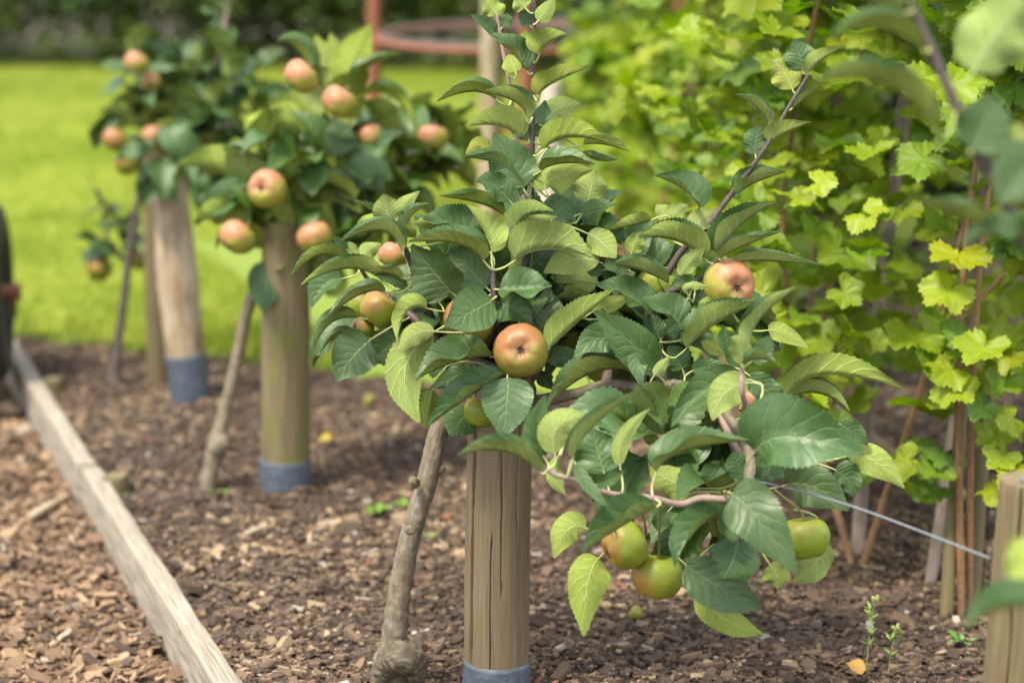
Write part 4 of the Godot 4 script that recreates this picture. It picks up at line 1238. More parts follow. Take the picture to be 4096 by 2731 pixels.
# ---------------------------------------------------------------- stakes, wires, obelisk, wheel
func supports() -> void:
	var group := "stakes of the currant row"
	var list := [
		["grey_stake", "leaning grey stake with a bare foot in the soil below the broad green leaf", [Vector3(0.4675, 0.0000, -3.1429), Vector3(0.1466, -0.2496, -0.9691), Vector3(0.1538, -0.1862, -0.9829), Vector3(0.1628, -0.1088, -0.9996)], 3.3, 0.0095, "stake"],
		["grey_stake", "stout grey stake carrying the black wire clip behind the apples", [Vector3(0.4372, 0.0000, -3.4744), Vector3(0.1253, -0.2126, -0.9771), Vector3(0.1313, -0.1528, -0.9901), Vector3(0.1367, -0.0841, -1.0050)], 3.65, 0.0105, "stake"],
		["grey_stake", "olive stake standing free between the fallen cane and the wire stake", [Vector3(0.5430, 0.0000, -2.8863), Vector3(0.1817, -0.2918, -0.9600), Vector3(0.1844, -0.2601, -0.9669), Vector3(0.1871, -0.2249, -0.9745)], 3.03, 0.0085, "stake"],
		["grey_stake", "dark thin stake next to the round wire stake", [Vector3(0.5795, 0.0000, -2.9068), Vector3(0.1927, -0.2848, -0.9615), Vector3(0.1956, -0.2496, -0.9691), Vector3(0.1997, -0.2144, -0.9768)], 3.06, 0.010, "stake"],
		["grey_stake", "thin grey stake with a green leaf screen before it, right of the long cane", [Vector3(0.5445, 0.0000, -3.0317), Vector3(0.1916, -0.1862, -0.9829), Vector3(0.1979, -0.1264, -0.9958), Vector3(0.2024, -0.0806, -1.0057)], 3.2, 0.008, "stake"],
	]
	for s in list:
		var pts := PackedVector3Array()
		var foot: Vector3 = s[2][0]
		for k in s[2].size():
			var p: Vector3 = s[2][k]
			if k > 0:
				p = Vector3(p.x * s[3], 0.975 + p.y * s[3], p.z * s[3])
			pts.append(p - foot)
		pts[0].y = -0.05
		var o := thing(s[0], s[1], s[5], foot, group)
		part("shaft", tube(pts, [s[4], s[4], s[4] * 0.95, s[4] * 0.9], 12, 6, 0.04), M.dark_post if s[1].begins_with("dark") else (M.green_post if s[1].begins_with("olive") else M.stake), o)
	var w := part("wire", tube(PackedVector3Array([Vector3(0.2408, 0.3093, -2.4087), Vector3(0.3305, 0.3165, -2.2834), Vector3(0.4453, 0.3018, -2.1564)]), [0.0011, 0.0011, 0.0011], 8, 10), M.wire, self)
	tag(w, "twisted steel wire stretched from the front apple branch to the round stake", "wire", "wires of the fruit rows")
	w = part("wire", tube(PackedVector3Array([Vector3(0.3727, 0.2326, -3.8808), Vector3(0.4615, 0.2697, -3.5614), Vector3(0.5574, 0.2899, -3.2793), Vector3(0.6612, 0.3203, -2.9278)]), [0.0012, 0.0012, 0.0012, 0.0012], 8, 10), M.wire, self)
	tag(w, "thin steel wire through the black clip among the currants", "wire", "wires of the fruit rows")
	w = part("wire", tube(PackedVector3Array([Vector3(0.4693, 0.7355, -3.6315), Vector3(0.5695, 0.7227, -3.3730), Vector3(0.6612, 0.7306, -3.0166)]), [0.0012, 0.0012, 0.0012], 8, 10), M.wire, self)
	tag(w, "thin steel wire along the top of the currant bushes", "wire", "wires of the fruit rows")
	var clip := thing("wire_clip", "black plastic clip holding the currant wire on its stake", "clip", Vector3(0.4576, 0.2691, -3.5510))
	part("strap", tube(PackedVector3Array([Vector3(-0.014, -0.006, 0.008), Vector3(0, -0.002, 0.013), Vector3(0.016, -0.006, 0.006)]), [0.005, 0.0065, 0.005], 8, 5, 0.1), M.clip, clip)
	part("buckle", tube(PackedVector3Array([Vector3(-0.018, -0.012, 0.006), Vector3(-0.030, -0.018, 0.006), Vector3(-0.036, -0.03, 0.006)]), [0.005, 0.006, 0.004], 8, 5, 0.1), M.clip, clip)
	# rusty hoop support
	var mid := Vector3(0.0355, 0.4606, -5.8230)
	var ob := thing("plant_support", "rusty iron hoop plant support standing on the lawn behind the second tree", "support", Vector3(mid.x, 0, mid.z))
	var rad := 0.36
	for h in [[mid.y, 0.008], [mid.y - 0.27, 0.008]]:
		var ring := PackedVector3Array()
		for k in 25:
			var a := TAU * k / 24.0
			ring.append(Vector3(cos(a) * rad, h[0], sin(a) * rad))
		part("hoop", tube(ring, [h[1], h[1]], 8, 3, 0.02), M.rust, ob)
	for k in 4:
		var a := PI + TAU * k / 4.0
		part("leg", tube(PackedVector3Array([Vector3(cos(a) * rad * 1.05, -0.05, sin(a) * rad * 1.05), Vector3(cos(a) * rad * 1.02, 0.4, sin(a) * rad * 1.02), Vector3(cos(a) * rad, 1.1, sin(a) * rad)]), [0.018, 0.018, 0.017], 10, 5, 0.02), M.rust, ob)
	for k in 2:
		var ring := PackedVector3Array()
		for q in 25:
			var a := TAU * q / 24.0
			ring.append(Vector3(cos(a) * rad * 0.98, mid.y + 0.012 - 0.016 * k, sin(a) * rad * 0.98))
		part("tie_wire", tube(ring, [0.0025, 0.0025], 6, 3), M.wire, ob)
	# pale stakes in the background
	var st := thing("background_stake", "pale square stake standing before the rusty hoop support", "stake", Vector3(-0.0495, 0.0000, -5.3029), "pale stakes by the lawn")
	part("shaft", tube(PackedVector3Array([Vector3(0, -0.05, 0), Vector3(0.004, 0.35, 0), Vector3(0.010, 0.9, 0)]), [0.025, 0.025, 0.024], 4, 8, 0.02), M.pale_post, st)
	st = thing("background_stake", "pinkish white stake behind the tall dark apple shoot", "stake", Vector3(0.0811, 0.0000, -5.1465), "pale stakes by the lawn")
	part("shaft", tube(PackedVector3Array([Vector3(0, -0.05, 0), Vector3(0.004, 0.3, 0), Vector3(0.006, 0.43, 0)]), [0.026, 0.026, 0.025], 8, 8, 0.02), plain("whitened_wood", Color(0.56, 0.47, 0.43), 0.8), st)
	# wheel at the lawn edge
	var hub := Vector3(-0.9452, 0.1616, -4.1621)
	var wh := thing("wheel", "black rubber wheel with a rusty axle end at the lawn corner", "wheel", Vector3(hub.x, 0, hub.z))
	var turn := Basis(Vector3.UP, 0.12)
	var tyre := PackedVector3Array()
	for i in 41:
		var a := TAU * i / 40.0
		for k in 17:
			var b := TAU * k / 16.0
			var rr := 0.128 + 0.046 * cos(b)
			tyre.append(turn * Vector3(0.060 * sin(b), rr * cos(a), rr * sin(a)) + Vector3(0, hub.y, 0))
	part("tyre", sheet(tyre, 41, 17, true, turn * Vector3(1, 0, 0), 10 * 17 + 4), M.rubber, wh)
	part("rim", tube(PackedVector3Array([turn * Vector3(-0.035, 0, 0) + Vector3(0, hub.y, 0), turn * Vector3(0.035, 0, 0) + Vector3(0, hub.y, 0)]), [0.088, 0.088], 28, 3), M.rubber, wh)
	var axle := part("axle", tube(PackedVector3Array([turn * Vector3(0.02, 0, 0) + Vector3(0, hub.y, 0), turn * Vector3(0.078, 0, 0) + Vector3(0, hub.y, 0)]), [0.012, 0.012], 12, 4, 0.1), M.rust, wh)
	part("axle_nut", tube(PackedVector3Array([turn * Vector3(0.066, 0, 0) + Vector3(0, hub.y, 0), turn * Vector3(0.082, 0, 0) + Vector3(0, hub.y, 0)]), [0.016, 0.016], 6, 3), M.rust, axle)
	part("split_pin", tube(PackedVector3Array([turn * Vector3(0.072, 0.01, 0) + Vector3(0, hub.y, 0), turn * Vector3(0.072, -0.045, 0) + Vector3(0, hub.y, 0)]), [0.003, 0.003], 6, 3), M.rust, axle)

# ---------------------------------------------------------------- weeds and windfalls
func weed(label: String, at: Vector3, count: int, size: float, c: Color, sd: int) -> void:
	var r := RandomNumberGenerator.new()
	r.seed = sd
	var pos := PackedVector3Array()
	var nor := PackedVector3Array()
	var idx := PackedInt32Array()
	var col := PackedColorArray()
	var o := thing("weed", label, "weed", at, "weeds in the mulch")
	for k in count:
		var a := r.randf() * TAU
		var d := Vector3(cos(a), r.randf_range(0.3, 1.4), sin(a)).normalized()
		var l := size * r.randf_range(0.6, 1.1)
		var root := Vector3(cos(a), 0, sin(a)) * size * r.randf_range(0, 0.5)
		var m := leaf_mesh(root, root + d * l * 0.6, root + d * l + Vector3(0, -0.3 * l, 0), l * 0.22, Vector3.UP, 25, 155, sd + k, c * r.randf_range(0.8, 1.2), PackedVector3Array(), 8, 2)
		part("leaf", m, M.weed, o)

func small_things() -> void:
	weed("bright green weed tuft in the mulch left of the apple trunk", Vector3(-0.1900, 0.0000, -3.3405), 16, 0.022, Color(0.16, 0.28, 0.03), 1)
	weed("small green weed close to the leaning apple trunk", Vector3(-0.1582, 0.0000, -3.3697), 8, 0.018, Color(0.16, 0.28, 0.03), 2)
	weed("small green weed at the foot of the second tree's trunk", Vector3(-0.4359, 0.0000, -3.4365), 9, 0.018, Color(0.15, 0.30, 0.03), 3)
	weed("tiny seedling between the leaning trunk and the cracked post", Vector3(-0.1123, 0.0000, -3.2180), 5, 0.014, Color(0.2, 0.3, 0.06), 4)
	weed("small green weed beside the olive stake's foot", Vector3(0.5475, 0.0000, -2.7833), 7, 0.02, Color(0.12, 0.26, 0.05), 5)
	weed("small weed by the peg beyond the board joint", Vector3(-0.5751, 0.0000, -3.4039), 5, 0.014, Color(0.16, 0.28, 0.03), 6)
	weed("small green weed at the foot of the farthest tree", Vector3(-0.7194, 0.0000, -4.1559), 6, 0.016, Color(0.16, 0.28, 0.03), 7)
	var seed_tops := [[Vector3(0.4158, 0.0000, -2.6913), 0.085, "spindly weed with tiny green flower heads in the open mulch"], [Vector3(0.4384, 0.0000, -2.6721), 0.055, "shorter spindly weed leaning beside the spindly flower weed"]]
	var r := RandomNumberGenerator.new()
	r.seed = 55
	for s in seed_tops:
		var o := thing("weed", s[2], "weed", s[0], "weeds in the mulch")
		var tip := Vector3(0.008, s[1], 0)
		part("stem", tube(PackedVector3Array([Vector3(0, -0.01, 0), Vector3(0.003, s[1] * 0.5, 0), tip]), [0.0008, 0.0007, 0.0005], 6, 5), plain("weed_stem", Color(0.2, 0.28, 0.08), 0.7), o)
		for k in 16:
			var u := r.randf_range(0.25, 1.0)
			var a := r.randf() * TAU
			var from := Vector3(0.003, s[1] * u, 0)
			var d := Vector3(cos(a), 0.5, sin(a)) * 0.012
			part("leaf", leaf_mesh(from, from + d * 0.6, from + d, 0.0016, Vector3.UP, 15, 165, 60 + k, Color(0.25, 0.36, 0.09), PackedVector3Array(), 6, 2), M.weed, o)
		for k in 7:
			var at := tip + Vector3(r.randf_range(-0.004, 0.004), r.randf_range(-0.006, 0.003), r.randf_range(-0.004, 0.004))
			part("flower", tube(PackedVector3Array([at, at + Vector3(0, 0.003, 0)]), [0.0016, 0.002], 6, 2), plain("weed_flower", Color(0.36, 0.42, 0.12), 0.7), o)
	for f in [[Vector3(-0.2435, 0.0000, -3.9939), 0.021, "green windfall fruitlet lying on the mulch beyond the leaning trunk"], [Vector3(0.1541, 0.0000, -2.8729), 0.019, "yellow green windfall fruitlet on the mulch right of the cracked post"]]:
		var o := thing("windfall", f[2], "fruitlet", f[0] + Vector3(0, f[1] * 0.4, 0), "windfalls on the mulch")
		part("skin", apple_mesh(Color(0.25, 0.29, 0.03), Color(0.3, 0.24, 0.05), Vector3.UP, 0.3, f[1] * 900.0, 0.85), M.apple, o, Transform3D(Basis(Vector3(0, 0, 1), 1.1) * (f[1] * 0.5), Vector3.ZERO))
		part("stem", tube(PackedVector3Array([Vector3.ZERO, Vector3(-f[1] * 0.7, f[1] * 0.25, 0)]), [0.0008, 0.0008], 6, 3), M.stem, o)
	var i := 0
	for f in [[Vector3(-0.2909, 0.0000, -3.7143), Color(0.45, 0.32, 0.03), "yellow fallen leaf on the mulch before the algae stained post"], [Vector3(0.3937, 0.0000, -2.6604), Color(0.50, 0.28, 0.06), "orange fallen leaf on the mulch below the spindly weeds"], [Vector3(0.6110, 0.0000, -3.4744), Color(0.50, 0.42, 0.02), "yellow fallen leaf caught on the slanting pale cane"]]:
		var o := part("fallen_leaf", leaf_mesh(Vector3(-0.016, 0.004, 0.004), Vector3(0, 0.018, 0), Vector3(0.018, 0.005, -0.004), 0.011, Vector3.UP, 10, 165, 70 + i, f[1], PackedVector3Array(), 14, 3), M.weed, self, Transform3D(Basis(Vector3.UP, i * 2.0), f[0] + Vector3(0, 0.004, 0)))
		tag(o, f[2], "leaf", "fallen leaves on the mulch")
		i += 1
	for f in [[Vector3(-0.7150, -0.0350, -3.4216), Vector3(-0.6739, -0.0300, -3.5326), 0.006, "long brown stick lying on the path chips"], [Vector3(-0.3733, 0.0000, -3.2326), Vector3(-0.3438, 0.0040, -3.2530), 0.004, "short pale stick on the mulch beyond the board"]]:
		var a: Vector3 = f[0]
		var b: Vector3 = f[1]
		var o := thing("stick", f[3], "stick", a, "sticks on the ground")
		part("shaft", tube(PackedVector3Array([Vector3.ZERO, (b - a) * 0.5 + Vector3(0, 0.003, 0.004), b - a]), [f[2], f[2] * 1.1, f[2] * 0.7], 8, 6, 0.15), M.pale_post, o)


# base, middle handle and tip of each midrib (mm), half width (mm, signed), turn of the two halves, tone
const MAIN_LEAVES := [
	[-134, 538, -2637, -139, 554, -2636, -141, 571, -2634, 12.9, 200, 340, 1],
	[-141, 536, -2647, -149, 549, -2645, -176, 563, -2643, 7.4, -6, 58, 1],
	[-128, 541, -2658, -127, 552, -2666, -103, 568, -2674, -7.5, 195, 345, 1],
	[-120, 531, -2636, -115, 548, -2639, -90, 559, -2642, -9.2, -4, 58, 1],
	[-122, 507, -2630, -133, 548, -2629, -189, 521, -2613, 13.6, -10, 44, 1],
	[-141, 525, -2686, -160, 539, -2699, -176, 525, -2706, 6.3, 200, 340, 2],
	[-131, 527, -2686, -118, 525, -2696, -109, 510, -2703, -10, 200, 340, 2],
	[-178, 479, -2737, -182, 489, -2739, -189, 499, -2741, 7.7, 200, 330, 1],
	[-174, 479, -2737, -168, 491, -2745, -150, 494, -2751, -9, 190, 340, 1],
	[-185, 477, -2737, -193, 485, -2733, -209, 490, -2729, 5.8, -8, 39, 1],
	[-190, 490, -2739, -197, 499, -2736, -206, 506, -2733, 4.5, 0, 150, 1],
	[-188, 475, -2736, -220, 503, -2732, -254, 460, -2712, 11.5, -12, 39, 2],
	[-147, 464, -2683, -178, 496, -2674, -236, 465, -2652, 13.9, -10, 39, 2],
	[-193, 463, -2703, -214, 462, -2698, -227, 433, -2686, 16.5, 0, 110, 0],
	[-143, 456, -2660, -167, 465, -2652, -207, 430, -2634, 12.5, -8, 49, 0],
	[-123, 475, -2644, -136, 483, -2641, -161, 483, -2636, 9.3, -16, 34, 0],
	[-118, 460, -2661, -132, 476, -2660, -155, 476, -2655, 6.3, 20, 170, 1],
	[-177, 419, -2693, -210, 428, -2680, -223, 390, -2656, 12.1, 0, 58, 0],
	[-179, 397, -2699, -199, 407, -2691, -218, 382, -2675, 8.9, -4, 58, 2],
	[-161, 397, -2678, -180, 386, -2671, -199, 353, -2659, 22.1, 0, 175, 0],
	[-131, 393, -2698, -147, 382, -2695, -159, 368, -2693, 17.8, 10, 170, 0],
	[-66, 460, -2631, -81, 478, -2629, -111, 515, -2632, 24.7, 30, 182, 0],
	[-28, 466, -2632, -44, 484, -2641, -70, 507, -2651, 20.4, 15, 175, 0],
	[-66, 478, -2665, -75, 486, -2667, -79, 498, -2669, 11.3, 10, 170, 0],
	[-32, 498, -2629, -51, 526, -2619, -114, 522, -2603, 18.5, -10, 49, 2],
	[-34, 511, -2652, -64, 534, -2652, -99, 541, -2648, 23.6, 0, 100, 0],
	[-78, 529, -2656, -91, 539, -2653, -110, 535, -2647, 6.2, 200, 340, 2],
	[-23, 506, -2630, -24, 524, -2634, -50, 557, -2641, 19.7, -60, 15, 2],
	[3, 499, -2619, 35, 524, -2614, 89, 505, -2599, -30.1, -50, 18, 2],
	[-14, 468, -2612, 15, 469, -2602, 44, 475, -2593, -20.3, 5, 100, 0],
	[-16, 450, -2628, 2, 449, -2618, 22, 430, -2604, -18.6, 10, 150, 0],
	[-22, 459, -2600, -39, 452, -2583, -73, 437, -2564, 20.2, 0, 178, 0],
	[37, 412, -2620, 39, 440, -2631, 41, 464, -2642, 16.1, 0, 178, 0],
	[40, 406, -2588, 63, 427, -2593, 113, 470, -2602, -20.8, -35, 15, 2],
	[-94, 448, -2607, -120, 459, -2600, -125, 417, -2580, 13.5, -40, 15, 2],
	[-87, 422, -2602, -141, 388, -2589, -101, 327, -2571, -18.4, 190, 330, 2],
	[-85, 425, -2592, -115, 429, -2588, -123, 403, -2577, 9.8, 190, 350, 0],
	[-23, 398, -2587, -60, 401, -2572, -104, 380, -2552, 25.7, -5, 65, 0],
	[-7, 380, -2583, -48, 358, -2567, -91, 328, -2551, 20.8, 0, 75, 0],
	[-5, 378, -2572, -4, 364, -2559, -10, 317, -2538, -23.2, 0, 180, 0],
	[-44, 378, -2613, -63, 372, -2606, -90, 360, -2599, 9.9, 5, 170, 0],
	[-47, 332, -2603, -61, 323, -2596, -67, 307, -2587, 16.1, 0, 180, 0],
	[-88, 356, -2608, -94, 340, -2600, -95, 316, -2589, -14.8, 190, 300, 2],
	[15, 366, -2620, 18, 351, -2617, 19, 332, -2613, -8.1, 0, 180, 0],
	[28, 368, -2641, 36, 360, -2640, 47, 349, -2637, -6.9, 10, 170, 0],
	[130, 381, -2593, 80, 394, -2580, 38, 347, -2555, 20.9, -6, 54, 0],
	[72, 384, -2614, 59, 397, -2617, 27, 388, -2615, 9.9, 10, 170, 0],
	[97, 494, -2638, 68, 505, -2640, 35, 482, -2635, 13.6, 190, 350, 0],
	[96, 468, -2653, 66, 472, -2659, 43, 473, -2664, 12.5, 190, 350, 0],
	[84, 525, -2645, 101, 518, -2638, 115, 500, -2629, -12.4, 190, 350, 0],
	[102, 484, -2646, 90, 484, -2641, 80, 487, -2637, 6.2, 10, 170, 0],
	[129, 485, -2636, 113, 493, -2633, 100, 493, -2628, 9.9, 0, 150, 0],
	[173, 473, -2623, 138, 493, -2617, 110, 497, -2608, 14.8, -6, 49, 0],
	[185, 482, -2615, 194, 501, -2614, 212, 515, -2612, -8, 200, 340, 1],
	[155, 538, -2658, 145, 533, -2652, 100, 527, -2645, 11.8, -8, 39, 2],
	[123, 512, -2662, 120, 522, -2659, 104, 525, -2655, 8.7, 10, 170, 1],
	[133, 502, -2650, 137, 514, -2653, 145, 526, -2655, -9.3, 200, 340, 2],
	[212, 501, -2619, 182, 530, -2615, 138, 527, -2604, 21.5, -8, 39, 2],
	[209, 550, -2660, 199, 572, -2665, 159, 586, -2668, 20.5, 0, 90, 1],
	[206, 527, -2645, 203, 541, -2653, 229, 547, -2660, -11.1, 190, 350, 0],
	[177, 535, -2688, 169, 543, -2695, 163, 549, -2701, 7.5, 190, 340, 1],
	[179, 534, -2688, 185, 544, -2695, 199, 548, -2701, -8.2, 190, 345, 1],
	[230, 505, -2620, 240, 537, -2622, 288, 563, -2622, -20.9, 10, 55, 0],
	[232, 502, -2619, 234, 510, -2611, 296, 534, -2606, -13.5, -10, 44, 0],
	[245, 493, -2627, 257, 503, -2619, 340, 496, -2608, -11.7, -12, 39, 0],
	[205, 447, -2607, 214, 450, -2608, 249, 457, -2609, -8.6, 190, 350, 2],
	[191, 409, -2579, 216, 438, -2580, 272, 461, -2580, -21.9, -8, 39, 2],
	[188, 428, -2593, 173, 441, -2591, 140, 462, -2590, 23.2, 0, 85, 0],
	[153, 440, -2616, 133, 465, -2616, 93, 473, -2613, 18.5, 0, 110, 0],
	[89, 440, -2626, 113, 452, -2629, 130, 454, -2629, -7.4, 190, 350, 2],
	[156, 390, -2574, 135, 415, -2570, 89, 453, -2568, 18.3, 10, 165, 0],
	[134, 397, -2596, 100, 439, -2595, 68, 399, -2576, 16, 0, 150, 0],
	[164, 413, -2610, 156, 428, -2613, 150, 441, -2616, 9.9, 10, 170, 0],
	[167, 412, -2620, 174, 422, -2622, 187, 432, -2624, -9.9, 10, 170, 0],
	[188, 382, -2593, 182, 395, -2596, 171, 407, -2599, 12.3, 5, 170, 0],
	[198, 383, -2583, 213, 390, -2580, 241, 387, -2574, -8.6, 10, 110, 0],
	[158, 384, -2563, 126, 419, -2560, 141, 374, -2540, 10.9, 0, 170, 1],
	[154, 385, -2553, 161, 393, -2555, 172, 406, -2557, -5.4, 190, 340, 1],
	[160, 363, -2569, 158, 353, -2561, 147, 314, -2548, -26.8, 0, 180, 0],
	[283, 422, -2612, 295, 426, -2608, 327, 405, -2598, -8.6, 190, 350, 2],
	[192, 466, -2601, 187, 478, -2599, 215, 475, -2593, -4.9, 190, 340, 1],
	[203, 471, -2613, 188, 482, -2610, 174, 473, -2603, 7.4, 10, 160, 0],
	[227, 480, -2645, 219, 491, -2648, 218, 497, -2649, 7.5, 10, 170, 0],
	[235, 488, -2657, 229, 497, -2664, 225, 504, -2671, 8.7, 190, 345, 2],
	[251, 484, -2677, 263, 483, -2682, 268, 474, -2685, -7.5, 190, 350, 2],
	[233, 401, -2597, 218, 408, -2594, 207, 415, -2590, 6.1, 190, 345, 2],
	[12, 576, -2645, 5, 592, -2649, -20, 636, -2658, 22.2, 0, 178, 1],
	[9, 565, -2653, -4, 610, -2658, -56, 608, -2652, 16.7, -6, 49, 0],
	[-27, 607, -2683, -33, 629, -2688, -52, 608, -2683, 8, 190, 350, 2],
	[-3, 562, -2642, -22, 587, -2643, -39, 583, -2637, 13.5, 0, 130, 0],
	[9, 625, -2677, -7, 648, -2671, -51, 642, -2660, 20.8, -45, 18, 2],
	[19, 625, -2677, 15, 639, -2680, 5, 655, -2683, 12.8, 0, 150, 1],
	[16, 652, -2662, 13, 672, -2661, -33, 681, -2658, 15.1, -6, 44, 2],
	[-19, 667, -2706, -41, 685, -2705, -84, 665, -2695, 13.7, -8, 44, 2],
	[16, 701, -2683, 7, 717, -2681, -26, 742, -2681, 18.3, 0, 80, 0],
	[30, 719, -2676, 35, 731, -2674, 60, 743, -2671, -19, -30, 15, 2],
	[31, 676, -2667, 33, 687, -2664, 88, 708, -2664, -15.8, -20, 20, 2],
	[39, 645, -2701, 46, 659, -2709, 78, 660, -2715, -12.9, 190, 345, 1],
	[26, 628, -2687, 34, 639, -2695, 37, 666, -2706, 11.2, 0, 180, 1],
	[33, 596, -2640, 49, 609, -2632, 91, 605, -2621, -17.4, -8, 58, 2],
	[36, 616, -2664, 54, 638, -2664, 107, 625, -2656, -19.1, -25, 15, 2],
	[79, 621, -2665, 99, 626, -2661, 131, 614, -2654, -10.3, -8, 39, 2],
	[79, 612, -2674, 91, 598, -2665, 118, 605, -2662, -8, -8, 58, 0],
	[37, 574, -2645, 30, 588, -2648, 89, 596, -2650, -15.8, 190, 350, 2],
	[84, 556, -2662, 88, 572, -2665, 93, 592, -2669, 16.8, 185, 340, 0],
	[44, 537, -2657, 54, 553, -2666, 68, 557, -2672, -16, 0, 160, 0],
	[77, 545, -2659, 92, 553, -2656, 117, 556, -2651, -8.8, 0, 110, 0],
	[6, 530, -2636, 9, 552, -2635, 46, 552, -2630, -16, -20, 15, 0],
	[-10, 543, -2659, -27, 559, -2657, -81, 565, -2653, 13.6, -4, 39, 2],
	[8, 526, -2645, 13, 542, -2648, 51, 543, -2649, -5.6, 190, 345, 1],
	[15, 769, -2697, 12, 773, -2698, 2, 784, -2701, 9.5, 190, 345, 1],
	[29, 755, -2694, 36, 763, -2696, 48, 781, -2700, -8, 190, 350, 1],
	[21, 748, -2703, 15, 758, -2705, 10, 769, -2708, 7.2, 10, 170, 0],
	[-16, 755, -2756, -19, 763, -2758, -34, 775, -2760, 11.4, 190, 345, 2],
	[-19, 736, -2752, -27, 744, -2748, -47, 758, -2746, 8.9, 0, 120, 1],
	[-12, 742, -2753, -6, 752, -2755, -5, 759, -2757, 6.5, 10, 170, 1],
	[4, 696, -2723, -1, 708, -2730, -5, 714, -2737, 9.7, 190, 345, 2],
	[20, 728, -2719, 16, 737, -2721, 8, 736, -2721, 6.4, 190, 345, 2],
	[322, 702, -2683, 320, 719, -2687, 312, 735, -2690, 14.5, 0, 178, 1],
	[331, 698, -2682, 329, 706, -2679, 369, 730, -2679, -12.1, -15, 15, 2],
	[311, 681, -2678, 303, 704, -2683, 288, 712, -2685, 14, 190, 350, 2],
	[285, 643, -2670, 279, 661, -2669, 246, 677, -2667, 10.9, -8, 49, 0],
	[286, 622, -2666, 294, 630, -2662, 330, 647, -2661, -15.7, -20, 15, 2],
	[270, 610, -2663, 268, 627, -2667, 275, 642, -2670, 10.9, 0, 178, 1],
	[251, 565, -2664, 264, 580, -2662, 304, 591, -2659, -17, 0, 58, 0],
	[312, 659, -2684, 328, 671, -2686, 339, 682, -2689, -9.7, -4, 49, 0],
	[28, 337, -2330, -4, 374, -2319, -53, 363, -2299, 15.3, -6, 44, 1],
	[32, 349, -2345, 17, 370, -2343, 34, 413, -2346, 12.1, 20, 172, 2],
	[43, 355, -2334, 32, 393, -2336, 78, 394, -2330, -14, 190, 340, 1],
	[61, 354, -2321, 68, 384, -2321, 128, 424, -2324, -12, -4, 47, 1],
	[96, 308, -2434, 90, 328, -2443, 83, 351, -2453, 21.3, 0, 178, 0],
	[110, 331, -2378, 104, 361, -2384, 141, 388, -2390, -7.1, 200, 340, 1],
	[63, 349, -2320, 71, 329, -2303, 95, 314, -2288, -5.7, 10, 140, 1],
	[84, 328, -2316, 97, 336, -2305, 112, 349, -2296, -6.3, 0, 150, 1],
	[144, 303, -2322, 107, 288, -2307, 70, 266, -2290, 24.2, 0, 72, 0],
	[77, 249, -2431, 55, 261, -2429, 44, 221, -2415, 13.3, 190, 350, 2],
	[91, 218, -2425, 75, 204, -2417, 75, 141, -2398, -17.5, 190, 345, 2],
	[48, 324, -2438, 39, 302, -2433, 57, 285, -2429, -8, 200, 320, 1],
	[247, 400, -2454, 214, 399, -2443, 208, 366, -2426, 14.2, 190, 350, 1],
	[241, 399, -2474, 199, 400, -2464, 166, 354, -2444, 16.6, 0, 120, 0],
	[146, 332, -2353, 157, 358, -2353, 239, 365, -2348, -20.2, -8, 54, 2],
	[294, 370, -2519, 319, 414, -2518, 423, 379, -2501, -20, -45, 12, 2],
	[299, 362, -2538, 331, 382, -2532, 362, 354, -2516, -13.9, -12, 34, 1],
	[245, 352, -2358, 265, 388, -2341, 348, 359, -2310, -34.7, 5, 135, 0],
	[251, 399, -2495, 273, 379, -2490, 292, 368, -2488, -11.4, 10, 170, 1],
	[347, 348, -2484, 362, 342, -2482, 377, 326, -2479, -9.1, 10, 170, 1],
	[357, 312, -2486, 381, 321, -2483, 416, 281, -2469, -13.7, 190, 350, 2],
	[287, 293, -2441, 313, 305, -2433, 350, 272, -2416, -18.8, 10, 165, 0],
	[342, 301, -2473, 360, 294, -2472, 362, 273, -2467, -13.7, 10, 170, 0],
	[219, 317, -2325, 235, 314, -2306, 281, 249, -2274, -22.3, 5, 172, 0],
	[216, 292, -2357, 177, 275, -2341, 164, 242, -2321, 19.2, 0, 78, 0],
	[180, 218, -2404, 211, 198, -2390, 258, 179, -2375, -20.9, 10, 165, 0],
	[195, 180, -2427, 214, 152, -2410, 262, 144, -2398, -12.9, 190, 340, 2],
	[230, 258, -2362, 226, 233, -2350, 212, 223, -2342, -21.6, 0, 170, 0],
	[225, 288, -2356, 220, 276, -2347, 225, 262, -2338, -10.2, 10, 170, 0],
	[270, 212, -2423, 282, 197, -2420, 278, 187, -2418, -12.8, 190, 345, 0],
	[331, 223, -2467, 328, 199, -2456, 298, 184, -2448, 14.2, 190, 350, 0],
	[164, 267, -2435, 153, 254, -2432, 152, 247, -2431, 8.2, 10, 170, 0],
	[194, 290, -2440, 165, 292, -2446, 145, 309, -2455, 15, 190, 350, 2],
	[212, 280, -2459, 211, 300, -2463, 203, 309, -2465, 13.6, 10, 170, 0],
	[243, 303, -2433, 234, 318, -2436, 231, 330, -2439, 12, 10, 170, 0],
	[266, 324, -2458, 286, 315, -2451, 295, 298, -2442, -15.1, 10, 170, 0],
	[243, 449, -2403, 239, 476, -2409, 294, 510, -2416, -14.2, -4, 44, 1],
	[234, 430, -2399, 213, 450, -2403, 216, 470, -2408, 10.2, 0, 140, 1],
	[234, 434, -2388, 231, 459, -2387, 220, 463, -2382, 8.7, 190, 340, 1],
	[236, 434, -2388, 248, 447, -2378, 265, 441, -2364, -10.2, -8, 58, 1],
	[243, 434, -2400, 259, 446, -2403, 262, 461, -2406, -8.8, 10, 170, 1]
]
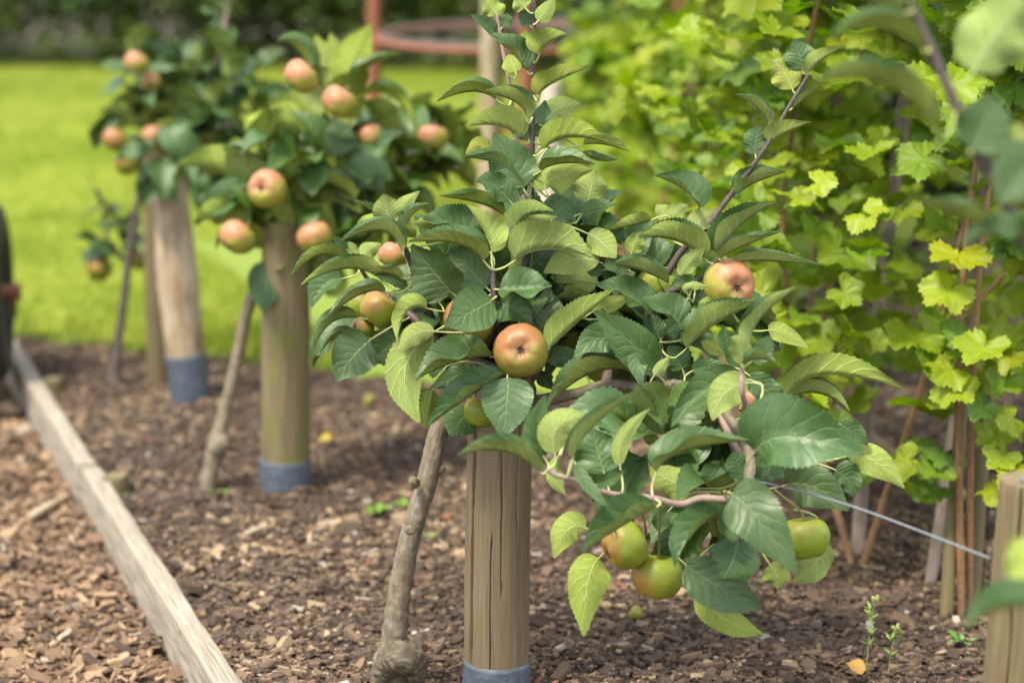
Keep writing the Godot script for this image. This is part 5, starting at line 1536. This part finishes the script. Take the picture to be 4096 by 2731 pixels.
const NEAR_LEAVES := [
	[317, 800, -1875, 285, 825, -1871, 245, 811, -1857, 16, -8, 49, 2],
	[325, 742, -1853, 286, 796, -1849, 226, 776, -1829, 16.8, -10, 54, 2],
	[355, 724, -1859, 369, 745, -1864, 369, 767, -1868, 17.7, 10, 170, 0],
	[367, 665, -1836, 341, 678, -1834, 313, 687, -1831, 12.6, -8, 58, 2],
	[395, 658, -1824, 375, 670, -1817, 339, 660, -1804, 14.2, 0, 90, 0],
	[401, 684, -1850, 393, 709, -1861, 394, 744, -1874, 20.2, 190, 350, 0],
	[359, 782, -1882, 378, 821, -1890, 401, 837, -1894, -22, 190, 350, 0],
	[308, 837, -1884, 305, 854, -1887, 288, 857, -1888, 13.5, 0, 150, 1],
	[303, 828, -1881, 290, 829, -1882, 268, 844, -1885, 13.5, -8, 49, 0],
	[375, 434, -1622, 341, 439, -1613, 315, 424, -1600, 16.7, -10, 70, 0],
	[390, 431, -1683, 378, 448, -1697, 370, 457, -1709, 16.4, 190, 340, 2],
	[410, 718, -1847, 388, 713, -1841, 373, 686, -1830, 19.2, 10, 160, 0]
]
const SECOND_LEAVES := [
	[-353, 341, -3474, -363, 313, -3463, -360, 271, -3449, -21.2, 0, 178, 0],
	[-286, 592, -3549, -315, 662, -3554, -341, 656, -3543, 20.2, -4, 58, 3],
	[-275, 588, -3549, -275, 630, -3557, -289, 664, -3565, 15.4, 190, 345, 3],
	[-264, 592, -3549, -258, 633, -3558, -267, 667, -3566, 13.9, 200, 340, 3],
	[-242, 592, -3549, -245, 627, -3557, -205, 680, -3568, 22, 190, 345, 3],
	[-238, 588, -3549, -226, 622, -3551, -158, 638, -3549, -14.7, -8, 49, 3],
	[-216, 578, -3546, -172, 598, -3545, -140, 525, -3525, -16.5, -12, 49, 3],
	[-236, 535, -3506, -254, 520, -3503, -258, 492, -3497, 20, 0, 178, 1],
	[-221, 449, -3488, -212, 475, -3493, -181, 483, -3495, -25.5, 0, 178, 1],
	[-330, 426, -3472, -350, 449, -3477, -377, 422, -3472, 21.8, -40, 20, 3],
	[-377, 366, -3500, -414, 393, -3506, -436, 355, -3498, 14.7, -12, 49, 3],
	[-387, 510, -3552, -367, 530, -3556, -354, 557, -3562, -22.1, 190, 345, 3],
	[-280, 480, -3505, -313, 469, -3502, -331, 444, -3497, 21.9, 190, 345, 3],
	[-229, 431, -3484, -260, 463, -3491, -298, 453, -3488, 21.8, -12, 44, 3]
]
